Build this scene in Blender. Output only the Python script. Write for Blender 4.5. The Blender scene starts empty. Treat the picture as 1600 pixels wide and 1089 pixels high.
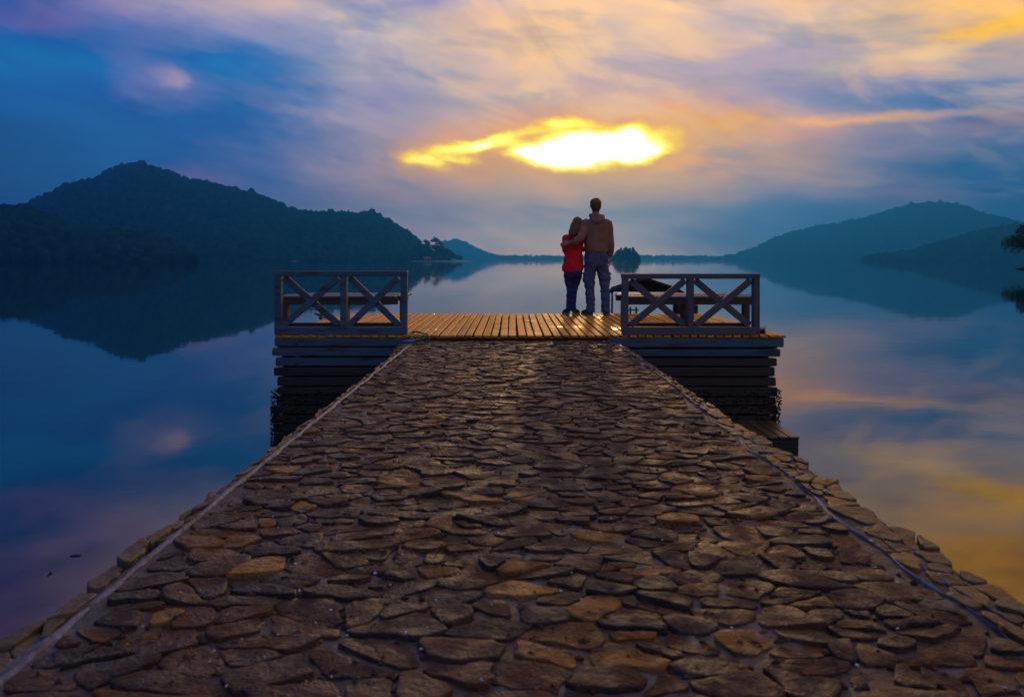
import bpy, bmesh, math, random
import numpy as np
from mathutils import Vector, Matrix, noise as mnoise

R = math.radians
sc = bpy.context.scene
COL = sc.collection
F = 1067.0          # focal length in photo pixels (1600 wide)
H = 2.1             # eye height above the lake
HY = 406.0          # horizon row in the photograph

def P(px, py, z):   # a photo pixel -> the point where its ray meets the height z
    Y = F * (H - z) / (py - HY)
    return Vector(((px - 800) / F * Y, Y, z))

def lin(c):
    return tuple(((v / 255) / 12.92 if v / 255 <= .04045 else ((v / 255 + .055) / 1.055) ** 2.4) for v in c)

# ------------------------------------------------------------------ helpers
def tag(o, label=None, cat=None, group=None, kind=None):
    if label: o['label'] = label
    if cat: o['category'] = cat
    if group: o['group'] = group
    if kind: o['kind'] = kind
    return o

def empty(name, loc=(0, 0, 0), rz=0, label=None, cat=None, group=None):
    o = bpy.data.objects.new(name, None); COL.objects.link(o)
    o.location = loc; o.rotation_euler = (0, 0, rz); o.empty_display_size = .2
    return tag(o, label, cat, group)

def link(name, me, m=None, parent=None, smooth=False):
    o = bpy.data.objects.new(name, me); COL.objects.link(o)
    me.name = name
    if m: me.materials.clear(); me.materials.append(m)
    if parent: o.parent = parent
    if smooth:
        me.polygons.foreach_set('use_smooth', [True] * len(me.polygons))
    return o

def mesh(name, verts, faces, m=None, parent=None, smooth=False, attr=None):
    me = bpy.data.meshes.new(name)
    me.from_pydata([tuple(v) for v in verts], [], faces); me.update()
    if attr is not None:
        for k, vals in attr.items():
            a = me.attributes.new(k, 'FLOAT', 'POINT'); a.data.foreach_set('value', vals)
    return link(name, me, m, parent, smooth)

class MB:
    """collects shapes into one mesh"""
    def __init__(s): s.v = []; s.f = []; s.t = []
    def add(s, vs, fs, t=0.0):
        n = len(s.v); s.v += [Vector(v) for v in vs]; s.f += [tuple(i + n for i in f) for f in fs]
        s.t += [t] * len(vs); return s
    def bbox(s, c, d, rot=None, bev=.004, t=0.0, wob=0.0):
        """box, centre c, size d, chamfered edges, optionally worn"""
        hx, hy, hz = d[0] / 2, d[1] / 2, d[2] / 2
        b = min(bev, hx * .45, hy * .45, hz * .45)
        bm = bmesh.new(); bmesh.ops.create_cube(bm, size=1)
        for v in bm.verts: v.co = Vector((v.co.x * d[0], v.co.y * d[1], v.co.z * d[2]))
        if b > 0:
            bmesh.ops.bevel(bm, geom=list(bm.edges), offset=b, segments=1, profile=.5, affect='EDGES')
        M = Matrix.Translation(Vector(c)) @ (rot.to_4x4() if rot is not None else Matrix())
        vs = []
        for v in bm.verts:
            p = v.co.copy()
            if wob: p += mnoise.noise_vector((Vector(c) + p) * 7.3) * wob
            vs.append(M @ p)
        bm.verts.index_update()
        fs = [tuple(v.index for v in f.verts) for f in bm.faces]
        bm.free(); return s.add(vs, fs, t)
    def bar(s, a, b, w, d, bev=.004, t=0.0, up=(0, 0, 1), wob=0.0):
        """a timber from a to b, w across, d deep (along 'up')"""
        a = Vector(a); b = Vector(b); x = (b - a); L = x.length; x.normalize()
        u = Vector(up); y = u.cross(x).normalized(); z = x.cross(y)
        rot = Matrix((x, y, z)).transposed()
        return s.bbox((a + b) / 2, (L, w, d), rot, bev, t, wob)
    def tube(s, pts, rad, n=8, t=0.0, cap=True):
        pts = [Vector(p) for p in pts]
        if not hasattr(rad, '__len__'): rad = [rad] * len(pts)
        vs = []; fs = []; ref = None
        for i, p in enumerate(pts):
            d = (pts[min(i + 1, len(pts) - 1)] - pts[max(i - 1, 0)]).normalized()
            if ref is None:
                ref = d.cross(Vector((0, 0, 1)))
                if ref.length < .1: ref = d.cross(Vector((1, 0, 0)))
            ref = (ref - d * ref.dot(d)).normalized(); q = d.cross(ref)
            for k in range(n):
                a = 2 * math.pi * k / n
                vs.append(p + (ref * math.cos(a) + q * math.sin(a)) * rad[i])
        for i in range(len(pts) - 1):
            for k in range(n):
                fs.append((i * n + k, i * n + (k + 1) % n, (i + 1) * n + (k + 1) % n, (i + 1) * n + k))
        if cap:
            fs.append(tuple(range(n))[::-1]); fs.append(tuple((len(pts) - 1) * n + k for k in range(n)))
        return s.add(vs, fs, t)
    def rings(s, rs, n=20, t=0.0, e=2.0):
        """rs: (centre, rx, ry[, tilt matrix]) ellipses, bottom to top"""
        vs = []; fs = []
        for r in rs:
            c = Vector(r[0]); rot = r[3] if len(r) > 3 else None
            for k in range(n):
                a = 2 * math.pi * k / n
                ca, sa = math.cos(a), math.sin(a)
                p = Vector((r[1] * math.copysign(abs(ca) ** (2 / e), ca), r[2] * math.copysign(abs(sa) ** (2 / e), sa), 0))
                if rot is not None: p = rot @ p
                vs.append(c + p)
        m = len(rs)
        for i in range(m - 1):
            for k in range(n):
                fs.append((i * n + k, i * n + (k + 1) % n, (i + 1) * n + (k + 1) % n, (i + 1) * n + k))
        fs.append(tuple(range(n))[::-1]); fs.append(tuple((m - 1) * n + k for k in range(n)))
        return s.add(vs, fs, t)
    def ball(s, c, r, sub=2, t=0.0, rough=0, seed=0):
        bm = bmesh.new(); bmesh.ops.create_icosphere(bm, subdivisions=sub, radius=1)
        r = r if hasattr(r, '__len__') else (r, r, r)
        vs = []
        for v in bm.verts:
            k = 1 + rough * mnoise.noise(v.co * 1.7 + Vector((seed * 3.1, seed * 1.7, 0)))
            vs.append(Vector(c) + Vector((v.co.x * r[0], v.co.y * r[1], v.co.z * r[2])) * k)
        fs = [tuple(v.index for v in f.verts) for f in bm.faces]
        bm.free(); return s.add(vs, fs, t)
    def build(s, name, m=None, parent=None, smooth=False):
        o = mesh(name, s.v, s.f, m, parent, smooth, {'tint': s.t}); return o

def fuse(mb, name, m, parent, voxel=.008, smooth=4, wr=0.0, wf=18, seed=0, stretch=(1, 1, 1)):
    """voxel-remesh the collected shapes into ONE continuous skin"""
    o = mb.build(name, m, None)
    md = o.modifiers.new('r', 'REMESH'); md.mode = 'VOXEL'; md.voxel_size = voxel; md.use_smooth_shade = True
    if smooth:
        sm = o.modifiers.new('s', 'SMOOTH'); sm.iterations = smooth; sm.factor = .5
    dg = bpy.context.evaluated_depsgraph_get(); dg.update()
    me = bpy.data.meshes.new_from_object(o.evaluated_get(dg))
    bpy.data.objects.remove(o)
    if wr:
        nn = [v.normal.copy() for v in me.vertices]
        for v, nrm in zip(me.vertices, nn):
            q = Vector((v.co.x * stretch[0], v.co.y * stretch[1], v.co.z * stretch[2])) * wf + Vector((seed * 5, 0, 0))
            h = mnoise.noise(q) + .5 * mnoise.noise(q * 2.1)
            v.co += nrm * h * wr
    return link(name, me, m, parent, True)

# ------------------------------------------------------------------ node helpers
class NT:
    def __init__(s, nt): s.nt = nt; nt.nodes.clear()
    def n(s, typ, **kw):
        nd = s.nt.nodes.new(typ)
        for k, v in kw.items(): setattr(nd, k, v)
        return nd
    def l(s, a, b): s.nt.links.new(a, b)
    def math(s, op, a, b=None, c=None, clamp=False):
        nd = s.n('ShaderNodeMath', operation=op, use_clamp=clamp)
        for i, v in enumerate((a, b, c)):
            if v is None: continue
            if isinstance(v, (int, float)): nd.inputs[i].default_value = v
            else: s.l(v, nd.inputs[i])
        return nd.outputs[0]
    def smooth(s, v, a, b, o0=0.0, o1=1.0):
        nd = s.n('ShaderNodeMapRange', interpolation_type='SMOOTHSTEP')
        s.l(v, nd.inputs[0])
        for i, x in zip((1, 2, 3, 4), (a, b, o0, o1)): nd.inputs[i].default_value = x
        return nd.outputs[0]
    def mix(s, f, a, b, mode='MIX'):
        nd = s.n('ShaderNodeMix', data_type='RGBA', blend_type=mode)
        for i, v in ((0, f), (6, a), (7, b)):
            if isinstance(v, (int, float)): nd.inputs[i].default_value = v
            elif isinstance(v, tuple): nd.inputs[i].default_value = (*v[:3], 1)
            else: s.l(v, nd.inputs[i])
        return nd.outputs[2]
    def noise(s, vec, scale, detail=4, rough=.5, dist=0.0, dim='3D'):
        nd = s.n('ShaderNodeTexNoise', noise_dimensions=dim)
        if vec is not None: s.l(vec, nd.inputs['Vector'])
        nd.inputs['Scale'].default_value = scale; nd.inputs['Detail'].default_value = detail
        nd.inputs['Roughness'].default_value = rough; nd.inputs['Distortion'].default_value = dist
        return nd.outputs
    def mapping(s, vec, loc=(0, 0, 0), rot=(0, 0, 0), scale=(1, 1, 1), typ='POINT'):
        nd = s.n('ShaderNodeMapping', vector_type=typ); s.l(vec, nd.inputs[0])
        nd.inputs[1].default_value = loc; nd.inputs[2].default_value = rot; nd.inputs[3].default_value = scale
        return nd.outputs[0]
    def ramp(s, f, stops, interp='LINEAR'):
        nd = s.n('ShaderNodeValToRGB'); cr = nd.color_ramp; cr.interpolation = interp
        while len(cr.elements) < len(stops): cr.elements.new(1.0)
        for e, (p, c) in zip(cr.elements, sorted(stops, key=lambda q: q[0])):
            e.position = p; e.color = (*c[:3], 1)
        if f is not None: s.l(f, nd.inputs[0])
        return nd.outputs[0]

def material(name, color=(.5, .5, .5), rough=.6, metal=0, spec=.5, tintramp=None, tone=None,
             bumps=(), rough_noise=None, coords='Object', emis=None, noise_scale=(1, 1, 1)):
    """bumps: (scale, detail, strength, distance, stretch); tone: (scale, stretch, darker colour, strength)"""
    m = bpy.data.materials.new(name); m.use_nodes = True; T = NT(m.node_tree)
    out = T.n('ShaderNodeOutputMaterial'); b = T.n('ShaderNodeBsdfPrincipled'); T.l(b.outputs[0], out.inputs[0])
    tc = T.n('ShaderNodeTexCoord').outputs[coords]
    col = None
    if tintramp:
        a = T.n('ShaderNodeAttribute', attribute_name='tint').outputs['Fac']
        col = T.ramp(a, tintramp)
    base = col if col is not None else tuple(color)
    for tn in (tone or ()):
        sc_, st, c2, amt, lo, hi = tn
        f = T.noise(T.mapping(tc, scale=st), sc_, 6, .6)[0]
        f = T.math('MULTIPLY', T.smooth(f, lo, hi), amt)
        base = T.mix(f, base, c2)
    if isinstance(base, tuple): b.inputs['Base Color'].default_value = (*base[:3], 1)
    else: T.l(base, b.inputs['Base Color'])
    b.inputs['Metallic'].default_value = metal
    b.inputs['Specular IOR Level'].default_value = spec
    if rough_noise:
        sc_, r0, r1, lo, hi = rough_noise
        f = T.noise(tc, sc_, 4, .55)[0]
        T.l(T.smooth(f, lo, hi, r0, r1), b.inputs['Roughness'])
    else: b.inputs['Roughness'].default_value = rough
    nrm = None
    for (sc_, det, stg, dist, st) in bumps:
        h = T.noise(T.mapping(tc, scale=st), sc_, det, .6)[0]
        bp = T.n('ShaderNodeBump'); bp.inputs['Strength'].default_value = stg; bp.inputs['Distance'].default_value = dist
        T.l(h, bp.inputs['Height'])
        if nrm is not None: T.l(nrm, bp.inputs['Normal'])
        nrm = bp.outputs[0]
    if nrm is not None: T.l(nrm, b.inputs['Normal'])
    return m

# ------------------------------------------------------------------ camera
cam = bpy.data.cameras.new('camera'); co = bpy.data.objects.new('camera', cam); COL.objects.link(co)
co.location = (0, 0, H); co.rotation_euler = (R(90), 0, 0)
cam.sensor_width = 36; cam.lens = 36 * F / 1600; cam.shift_y = -(544.5 - HY) / 1600
cam.clip_start = .05; cam.clip_end = 20000
cam.dof.use_dof = True; cam.dof.focus_distance = 9.0; cam.dof.aperture_fstop = 4.5
sc.camera = co
sc.view_settings.view_transform = 'Standard'; sc.view_settings.look = 'None'
sc.view_settings.exposure = 0; sc.view_settings.gamma = 1
sc.render.engine = 'CYCLES'
cy = sc.cycles
cy.use_denoising = True; cy.max_bounces = 6; cy.diffuse_bounces = 2; cy.glossy_bounces = 3
cy.transmission_bounces = 2; cy.volume_bounces = 1; cy.transparent_max_bounces = 8
cy.sample_clamp_indirect = 4; cy.caustics_reflective = False; cy.caustics_refractive = False

# ------------------------------------------------------------------ sky (world)
W = bpy.data.worlds.new('World'); sc.world = W; W.use_nodes = True
T = NT(W.node_tree)
out = T.n('ShaderNodeOutputWorld'); bg = T.n('ShaderNodeBackground'); T.l(bg.outputs[0], out.inputs[0])
SUN_AZ = math.atan((930 - 800) / F); SUN_EL = math.atan((HY - 228) / F)
gen = T.n('ShaderNodeTexCoord').outputs['Generated']
sp = T.n('ShaderNodeSeparateXYZ'); T.l(gen, sp.inputs[0])
dx, dy, dz = sp.outputs
theta = T.math('ARCSINE', T.math('MINIMUM', T.math('MAXIMUM', dx, -.9999), .9999))
phi = T.math('ARCTAN2', T.math('ABSOLUTE', dz), dy)
cb = T.n('ShaderNodeCombineXYZ'); T.l(theta, cb.inputs[0]); T.l(phi, cb.inputs[1])
P0 = cb.outputs[0]
# warp the sky coordinates so that the cloud edges wander
rotd = T.mapping(gen, rot=(0, R(-9), 0))
w1 = T.noise(T.mapping(rotd, scale=(1, 1, 2.6)), 3.2, 5, .5)[1]
w2 = T.noise(T.mapping(rotd, scale=(1, 1, 3.2)), 11.0, 4, .55)[1]
def vmath(op, a, b):
    nd = T.n('ShaderNodeVectorMath', operation=op)
    for i, v in enumerate((a, b)):
        if isinstance(v, tuple): nd.inputs[i].default_value = v
        else: T.l(v, nd.inputs[i])
    return nd.outputs[0]
warpA = vmath('MULTIPLY', vmath('SUBTRACT', w1, (.5, .5, .5)), (.17, .09, 0))
warpB = vmath('MULTIPLY', vmath('SUBTRACT', w2, (.5, .5, .5)), (.09, .030, 0))
PW = vmath('ADD', vmath('ADD', P0, warpA), warpB)     # grid of cloud colours
PS = vmath('ADD', P0, vmath('ADD', vmath('MULTIPLY', warpB, (.75, .8, 0)), vmath('MULTIPLY', vmath('SUBTRACT', T.noise(rotd, 20, 3, .5)[1], (.5, .5, .5)), (.030, .018, 0))))      # the gap in the cloud
spw = T.n('ShaderNodeSeparateXYZ'); T.l(PW, spw.inputs[0])
tw, pw = spw.outputs[0], spw.outputs[1]
XS = [-400, 0, 200, 400, 600, 800, 1000, 1200, 1400, 1600, 2000]
# rows of cloud colour, height above the horizon in photo pixels -> eleven azimuths
ROWS = [
 (4,   [(0,60,105),(0,62,108),(70,80,122),(176,146,156),(232,192,170),(246,204,176),(220,188,172),(96,118,158),(28,84,134),(10,72,122),(0,70,120)]),
 (50,  [(0,75,120),(0,78,128),(30,85,135),(118,112,148),(184,162,168),(214,190,176),(196,178,178),(84,114,156),(64,100,148),(14,80,134),(0,75,130)]),
 (106, [(0,72,120),(0,74,125),(26,84,136),(88,96,146),(160,136,150),(208,174,160),(222,182,152),(168,148,155),(118,118,154),(50,92,144),(20,80,140)]),
 (156, [(0,70,120),(0,72,124),(40,84,140),(84,100,150),(168,146,158),(216,176,145),(240,188,130),(196,162,150),(130,128,154),(82,110,150),(40,90,145)]),
 (206, [(0,68,120),(0,68,126),(6,84,144),(74,104,156),(164,150,164),(206,176,164),(236,188,150),(220,178,152),(148,136,156),(104,118,154),(60,100,150)]),
 (256, [(0,70,130),(0,78,144),(60,102,160),(76,110,160),(156,148,168),(188,172,170),(200,172,166),(172,158,172),(118,130,166),(84,118,166),(70,110,160)]),
 (306, [(0,85,145),(0,98,158),(34,108,166),(80,120,170),(172,164,170),(206,184,168),(188,172,174),(160,154,176),(188,176,170),(176,166,168),(150,140,160)]),
 (356, [(40,90,145),(58,104,160),(96,114,162),(148,146,174),(192,180,178),(220,190,164),(196,180,176),(192,180,180),(226,202,170),(240,206,154),(220,170,120)]),
 (406, [(60,90,140),(84,98,150),(146,130,164),(190,170,166),(188,176,184),(200,184,180),(232,204,176),(222,196,176),(232,202,170),(240,206,150),(230,190,130)]),
 (490, [(80,85,130),(110,102,150),(165,138,158),(186,160,166),(196,176,178),(210,186,176),(230,196,166),(236,192,146),(255,196,100),(255,188,70),(240,170,60)]),
 (640, [(80,80,120),(130,105,140),(172,140,150),(180,156,160),(190,170,170),(200,176,168),(220,184,156),(240,184,110),(250,184,80),(245,176,60),(220,150,60)]),
 (1000,[(60,80,120),(90,95,135),(120,115,145),(140,130,150),(150,140,155),(160,145,155),(170,150,150),(180,150,130),(190,150,110),(180,140,100),(150,120,100)]),
 (2400,[(75,88,125),(85,96,132),(95,104,137),(108,111,140),(118,117,141),(124,120,141),(126,120,139),(125,118,130),(120,112,125),(110,108,125),(95,98,120)]),
 (-2400,[(66,86,124),(76,94,134),(84,100,137),(92,105,140),(98,108,142),(100,108,142),(98,106,140),(92,104,136),(86,100,132),(78,94,126),(66,84,120)]),
]
cur = None; prev = None
RNG = 1.1
tw01 = T.math('MULTIPLY_ADD', tw, 1 / (2 * RNG), .5)
for v, cs in ROWS:
    ph = math.atan(v / F) if v > 0 else R(140)
    stops = []
    for x, c in zip(XS, cs):
        th = math.asin(max(-1, min(1, ((x - 800) / F) * math.cos(min(ph, .7)) / math.sqrt(1 + ((x - 800) / F * math.cos(min(ph, .7))) ** 2))))
        stops.append((th / (2 * RNG) + .5, lin(c)))
    rc = T.ramp(tw01, stops, 'EASE')
    if cur is None: cur = rc
    else: cur = T.mix(T.smooth(pw, prev, ph), cur, rc)
    prev = ph
# single clouds and streaks: (x, y, rx, ry, tilt, colour, opacity), in photo pixels
BLOBS = [
 (240,132,84,58,-25,(140,130,168),.62),(160,190,90,22,-20,(60,100,154),.4),(262,122,22,16,-30,(188,160,172),.6),(90,255,90,12,0,(52,84,136),.5),
 (310,278,75,16,-14,(128,104,152),.75),(530,334,110,8,-2,(170,138,156),.7),(300,15,110,22,-8,(178,160,170),.5),(60,30,80,22,0,(120,102,152),.6),
 (650,6,62,15,6,(124,128,172),.75),(520,60,90,22,14,(148,152,184),.55),
 (848,72,60,42,50,(252,208,152),.75),(770,128,70,16,20,(222,190,164),.6),(1050,12,60,26,40,(246,216,178),.6),
 (1440,88,60,15,6,(246,224,188),.8),(1545,42,110,18,22,(255,212,110),.95),(1500,14,150,18,10,(255,214,144),.45),(1130,112,250,34,12,(158,148,172),.55),(1240,138,200,20,6,(140,138,170),.5),(640,140,130,28,14,(158,150,172),.45),(560,200,90,40,20,(150,140,164),.4),(1200,372,180,16,2,(40,112,156),.5),(60,300,120,30,0,(0,74,128),.5),(1440,-60,160,26,18,(255,214,120),.6),(1300,-130,200,30,12,(250,200,110),.5),(1310,100,90,14,12,(214,198,176),.55),
 (1300,186,210,9,3,(240,196,150),.85),(1130,196,90,9,4,(248,200,142),.7),(1300,284,85,9,-3,(184,158,152),.7),
 (1240,262,90,12,-6,(178,158,152),.5),(1180,232,90,9,4,(150,146,160),.6),
 (1440,158,230,15,-2,(92,122,166),.8),(1530,272,150,13,-6,(34,94,146),.75),(1540,196,60,15,14,(150,118,142),.45),
 (1400,306,70,9,2,(140,122,150),.6),(1280,320,120,12,0,(56,106,150),.5),(1150,365,130,16,0,(30,96,146),.6),
 (1060,330,150,13,4,(100,124,160),.5),(1000,150,220,17,14,(184,166,170),.5),(700,170,150,15,8,(178,164,168),.5),
 (840,312,110,13,0,(208,176,160),.5),(870,338,70,7,0,(202,172,158),.6),(620,268,90,22,20,(186,160,158),.5),
 (905,246,270,88,5,(255,190,112),.60),(890,214,220,44,8,(255,170,44),.70),(690,245,90,34,10,(255,186,70),.45),(1060,205,110,24,8,(255,190,90),.5),
]
def chained(vec, after):
    # same coordinates, but evaluated after the colour so far (keeps the node stack small)
    nd = T.n('ShaderNodeVectorMath', operation='MULTIPLY_ADD'); T.l(after, nd.inputs[0]); nd.inputs[1].default_value = (1e-9, 1e-9, 0); T.l(vec, nd.inputs[2])
    return nd.outputs[0]
for bi, (x, y, rx, ry, tilt, c, op) in enumerate(BLOBS):
    if bi % 6 == 0: PS = chained(PS, cur)
    ph = math.atan((HY - y) / F); th = math.atan((x - 800) / F * math.cos(ph))
    k = math.cos(th) ** 2
    q = T.mapping(PS, loc=(th, ph, 0), rot=(0, 0, R(tilt)), scale=(rx / F * k, ry / F, 1), typ='TEXTURE')
    ln = T.n('ShaderNodeVectorMath', operation='LENGTH'); T.l(q, ln.inputs[0])
    f = T.math('MULTIPLY', T.smooth(ln.outputs['Value'], 1.55, 0.0), op)
    cur = T.mix(f, cur, lin(c))
# streaky unevenness of the overcast
st1 = T.noise(T.mapping(rotd, scale=(1, 1, 3.4)), 5.5, 7, .56, .6)[0]
cur = T.mix(1.0, cur, T.ramp(st1, [(.28, (.70, .75, .84)), (.5, (1, 1, 1)), (.72, (1.30, 1.20, 1.12))]), 'MULTIPLY')
# the clear sky shows thinly through the overcast
# broken cloud: cream lit tops and blue grey undersides, sweeping up to the right
rot2 = T.mapping(gen, rot=(0, R(-24), 0))
c1 = T.noise(T.mapping(rot2, scale=(1, 1, 2.6)), 5.0, 6, .50, .7)[0]
c2 = T.noise(T.mapping(rotd, scale=(1, 1, 4.0)), 7.0, 5, .52, .3)[0]
right = T.math('MULTIPLY', T.smooth(tw, -.42, -.05), T.smooth(pw, .10, .27))
cur = T.mix(T.math('MULTIPLY', T.math('MULTIPLY', T.smooth(c1, .49, .66), right), .66), cur, lin((250, 214, 170)))
cur = T.mix(T.math('MULTIPLY', T.math('MULTIPLY', T.smooth(c1, .47, .30), right), .60), cur, lin((138, 132, 166)))
cur = T.mix(T.math('MULTIPLY', T.math('MULTIPLY', T.smooth(c2, .50, .70), T.math('MULTIPLY', T.smooth(pw, .02, .12), T.smooth(tw, -.5, -.1))), .32), cur, lin((206, 176, 176)))
cur = T.mix(T.math('MULTIPLY', T.smooth(c2, .48, .28), .34), cur, lin((14, 86, 142)))
cur = T.mix(T.math('MULTIPLY', T.smooth(tw, -.35, .05), T.smooth(pw, .05, .2)), cur, T.mix(1.0, cur, (1.10, 1.0, .94), 'MULTIPLY'))
hs = T.n('ShaderNodeHueSaturation'); hs.inputs['Saturation'].default_value = 1.22; hs.inputs['Value'].default_value = 1.03; T.l(cur, hs.inputs['Color']); cur = hs.outputs[0]
sky = T.n('ShaderNodeTexSky', sky_type='NISHITA', sun_disc=False, sun_elevation=SUN_EL, sun_rotation=SUN_AZ)
skyc = T.mix(1.0, sky.outputs[0], (.06, .06, .06), 'MULTIPLY')
cur = T.mix(.94, skyc, cur)
# the bright gap round the sun
PS = chained(PS, cur)
gap = None
for (x, y, rx, ry, tilt, a) in [(920,237,112,27,2,1.3),(978,209,32,22,20,.95),(998,232,40,30,0,.95),(905,212,60,20,4,.7),(842,238,62,13,-4,.85),
                                (768,221,60,12,8,.86),(712,235,64,17,10,.56),(680,258,60,17,-14,.46),(650,240,60,20,4,.26),(900,240,210,60,4,.20),(722,250,26,9,-10,.42),(850,198,62,12,10,.40),(905,190,60,12,-2,.34),(1050,214,46,30,0,.30)]:
    ph = math.atan((HY - y) / F); th = math.atan((x - 800) / F * math.cos(ph))
    q = T.mapping(PS, loc=(th, ph, 0), rot=(0, 0, R(tilt)), scale=(rx / F, ry / F, 1), typ='TEXTURE')
    ln = T.n('ShaderNodeVectorMath', operation='LENGTH'); T.l(q, ln.inputs[0])
    g = T.math('MULTIPLY', T.smooth(ln.outputs['Value'], 1.5, .1), a)
    gap = g if gap is None else T.math('MAXIMUM', gap, T.math('ADD', T.math('MULTIPLY', gap, .8), T.math('MULTIPLY', g, .8)))
fine = T.noise(T.mapping(rotd, scale=(1, 1, 2.0)), 17, 6, .62, .4)[0]
gap = T.math('ADD', gap, T.math('MULTIPLY', T.math('SUBTRACT', fine, .5), T.math('MULTIPLY', T.math('MINIMUM', gap, .7), 1.25)))
gcol = T.ramp(T.math('MULTIPLY', gap, .7), [(0, (.95, .44, .14)), (.14, (1.0, .46, .10)), (.26, (1.25, .66, .0)), (.36, (1.6, 1.15, .0)), (.46, (2.0, 1.5, .18)), (.56, (3.2, 2.3, .9)), (.72, (10, 6.4, 2.2)), (1, (22, 13, 4))])
cur = T.mix(T.smooth(gap, .02, .40), cur, gcol)
T.l(cur, bg.inputs[0]); bg.inputs[1].default_value = 1.34

sun = bpy.data.lights.new('sun', 'SUN'); so = bpy.data.objects.new('sun', sun); COL.objects.link(so)
sun.energy = .9; sun.angle = R(3); sun.color = (1, .58, .24)
sd = Vector((math.sin(SUN_AZ) * math.cos(SUN_EL), math.cos(SUN_AZ) * math.cos(SUN_EL), math.sin(SUN_EL)))
so.rotation_euler = sd.to_track_quat('Z', 'Y').to_euler(); so.location = (3, 5, 20)

# ------------------------------------------------------------------ water and air
m = bpy.data.materials.new('lake_water'); m.use_nodes = True; T = NT(m.node_tree)
out = T.n('ShaderNodeOutputMaterial'); b = T.n('ShaderNodeBsdfPrincipled'); T.l(b.outputs[0], out.inputs[0])
b.inputs['Base Color'].default_value = (.001, .018, .036, 1); b.inputs['Roughness'].default_value = .03
b.inputs['IOR'].default_value = 1.5; b.inputs['Specular IOR Level'].default_value = .62
tc = T.n('ShaderNodeTexCoord').outputs['Object']
n1 = T.noise(T.mapping(tc, scale=(.35, 1, 1)), 1.1, 3, .5)[0]
n2 = T.noise(T.mapping(tc, scale=(.12, .35, 1), rot=(0, 0, .1)), .35, 3, .5)[0]
patch = T.smooth(T.noise(T.mapping(tc, scale=(.4, 1, 1)), .055, 2, .5)[0], .40, .68, .25, 1.0)
b1 = T.n('ShaderNodeBump'); b1.inputs['Distance'].default_value = .0046; T.l(n1, b1.inputs['Height']); T.l(patch, b1.inputs['Strength'])
b2 = T.n('ShaderNodeBump'); b2.inputs['Distance'].default_value = .006; b2.inputs['Strength'].default_value = 1; T.l(n2, b2.inputs['Height']); T.l(b1.outputs[0], b2.inputs['Normal'])
T.l(b2.outputs[0], b.inputs['Normal'])
WATER = m
tag(mesh('water', [(-3400, -390, 0), (3400, -390, 0), (3400, 3890, 0), (-3400, 3890, 0)], [(0, 1, 2, 3)], WATER), kind='structure')

hz = bpy.data.materials.new('haze'); hz.use_nodes = True; T = NT(hz.node_tree)
out = T.n('ShaderNodeOutputMaterial'); v = T.n('ShaderNodeVolumePrincipled'); T.l(v.outputs[0], out.inputs['Volume'])
v.inputs['Color'].default_value = (.03, .36, 1.0, 1); v.inputs['Density'].default_value = 3.9e-4; v.inputs['Anisotropy'].default_value = .55
hb = MB(); hb.bbox((0, 1750, 143), (6900, 4400, 296), bev=0)
tag(hb.build('haze', hz), kind='stuff', label='thin blue dusk haze lying over the whole lake')

# ------------------------------------------------------------------ hills and woods
def interp(pts, x):
    xs = [p[0] for p in pts]; ys = [p[1] for p in pts]
    return float(np.interp(x, xs, ys))

ICO = {}
def ico(sub):
    if sub not in ICO:
        bm = bmesh.new(); bmesh.ops.create_icosphere(bm, subdivisions=sub, radius=1)
        ICO[sub] = (np.array([v.co[:] for v in bm.verts]), np.array([[v.index for v in f.verts] for f in bm.faces])); bm.free()
    return ICO[sub]

def clumps(name, pts, rads, m, sub=2, seed=1):
    V, Fc = ico(sub); rng = np.random.default_rng(seed); n = len(V)
    pts = np.array(pts); rads = np.array(rads)
    k = 1 + rng.uniform(-.28, .28, (len(pts), n, 1))
    sx = rng.uniform(.8, 1.2, (len(pts), 1, 3))
    vs = (V[None] * k * sx * rads[:, None, :] + pts[:, None, :]).reshape(-1, 3)
    fs = (Fc[None] + (np.arange(len(pts)) * n)[:, None, None]).reshape(-1, 3)
    t = np.repeat(rng.uniform(0, 1, len(pts)), n)
    me = bpy.data.meshes.new(name)
    me.vertices.add(len(vs)); me.vertices.foreach_set('co', vs.ravel())
    me.loops.add(len(fs) * 3); me.loops.foreach_set('vertex_index', fs.ravel().astype(np.int32))
    me.polygons.add(len(fs)); me.polygons.foreach_set('loop_start', np.arange(0, len(fs) * 3, 3, dtype=np.int32))
    me.update(calc_edges=True)
    a = me.attributes.new('tint', 'FLOAT', 'POINT'); a.data.foreach_set('value', t)
    return link(name, me, m)

M_soil = material('hill_soil', (.010, .018, .011), 1, spec=0)
M_forest = material('forest_leaves', tintramp=[(0, (.005, .016, .014)), (.5, (.009, .026, .020)), (1, (.015, .036, .024))], rough=1, spec=0)

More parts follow.
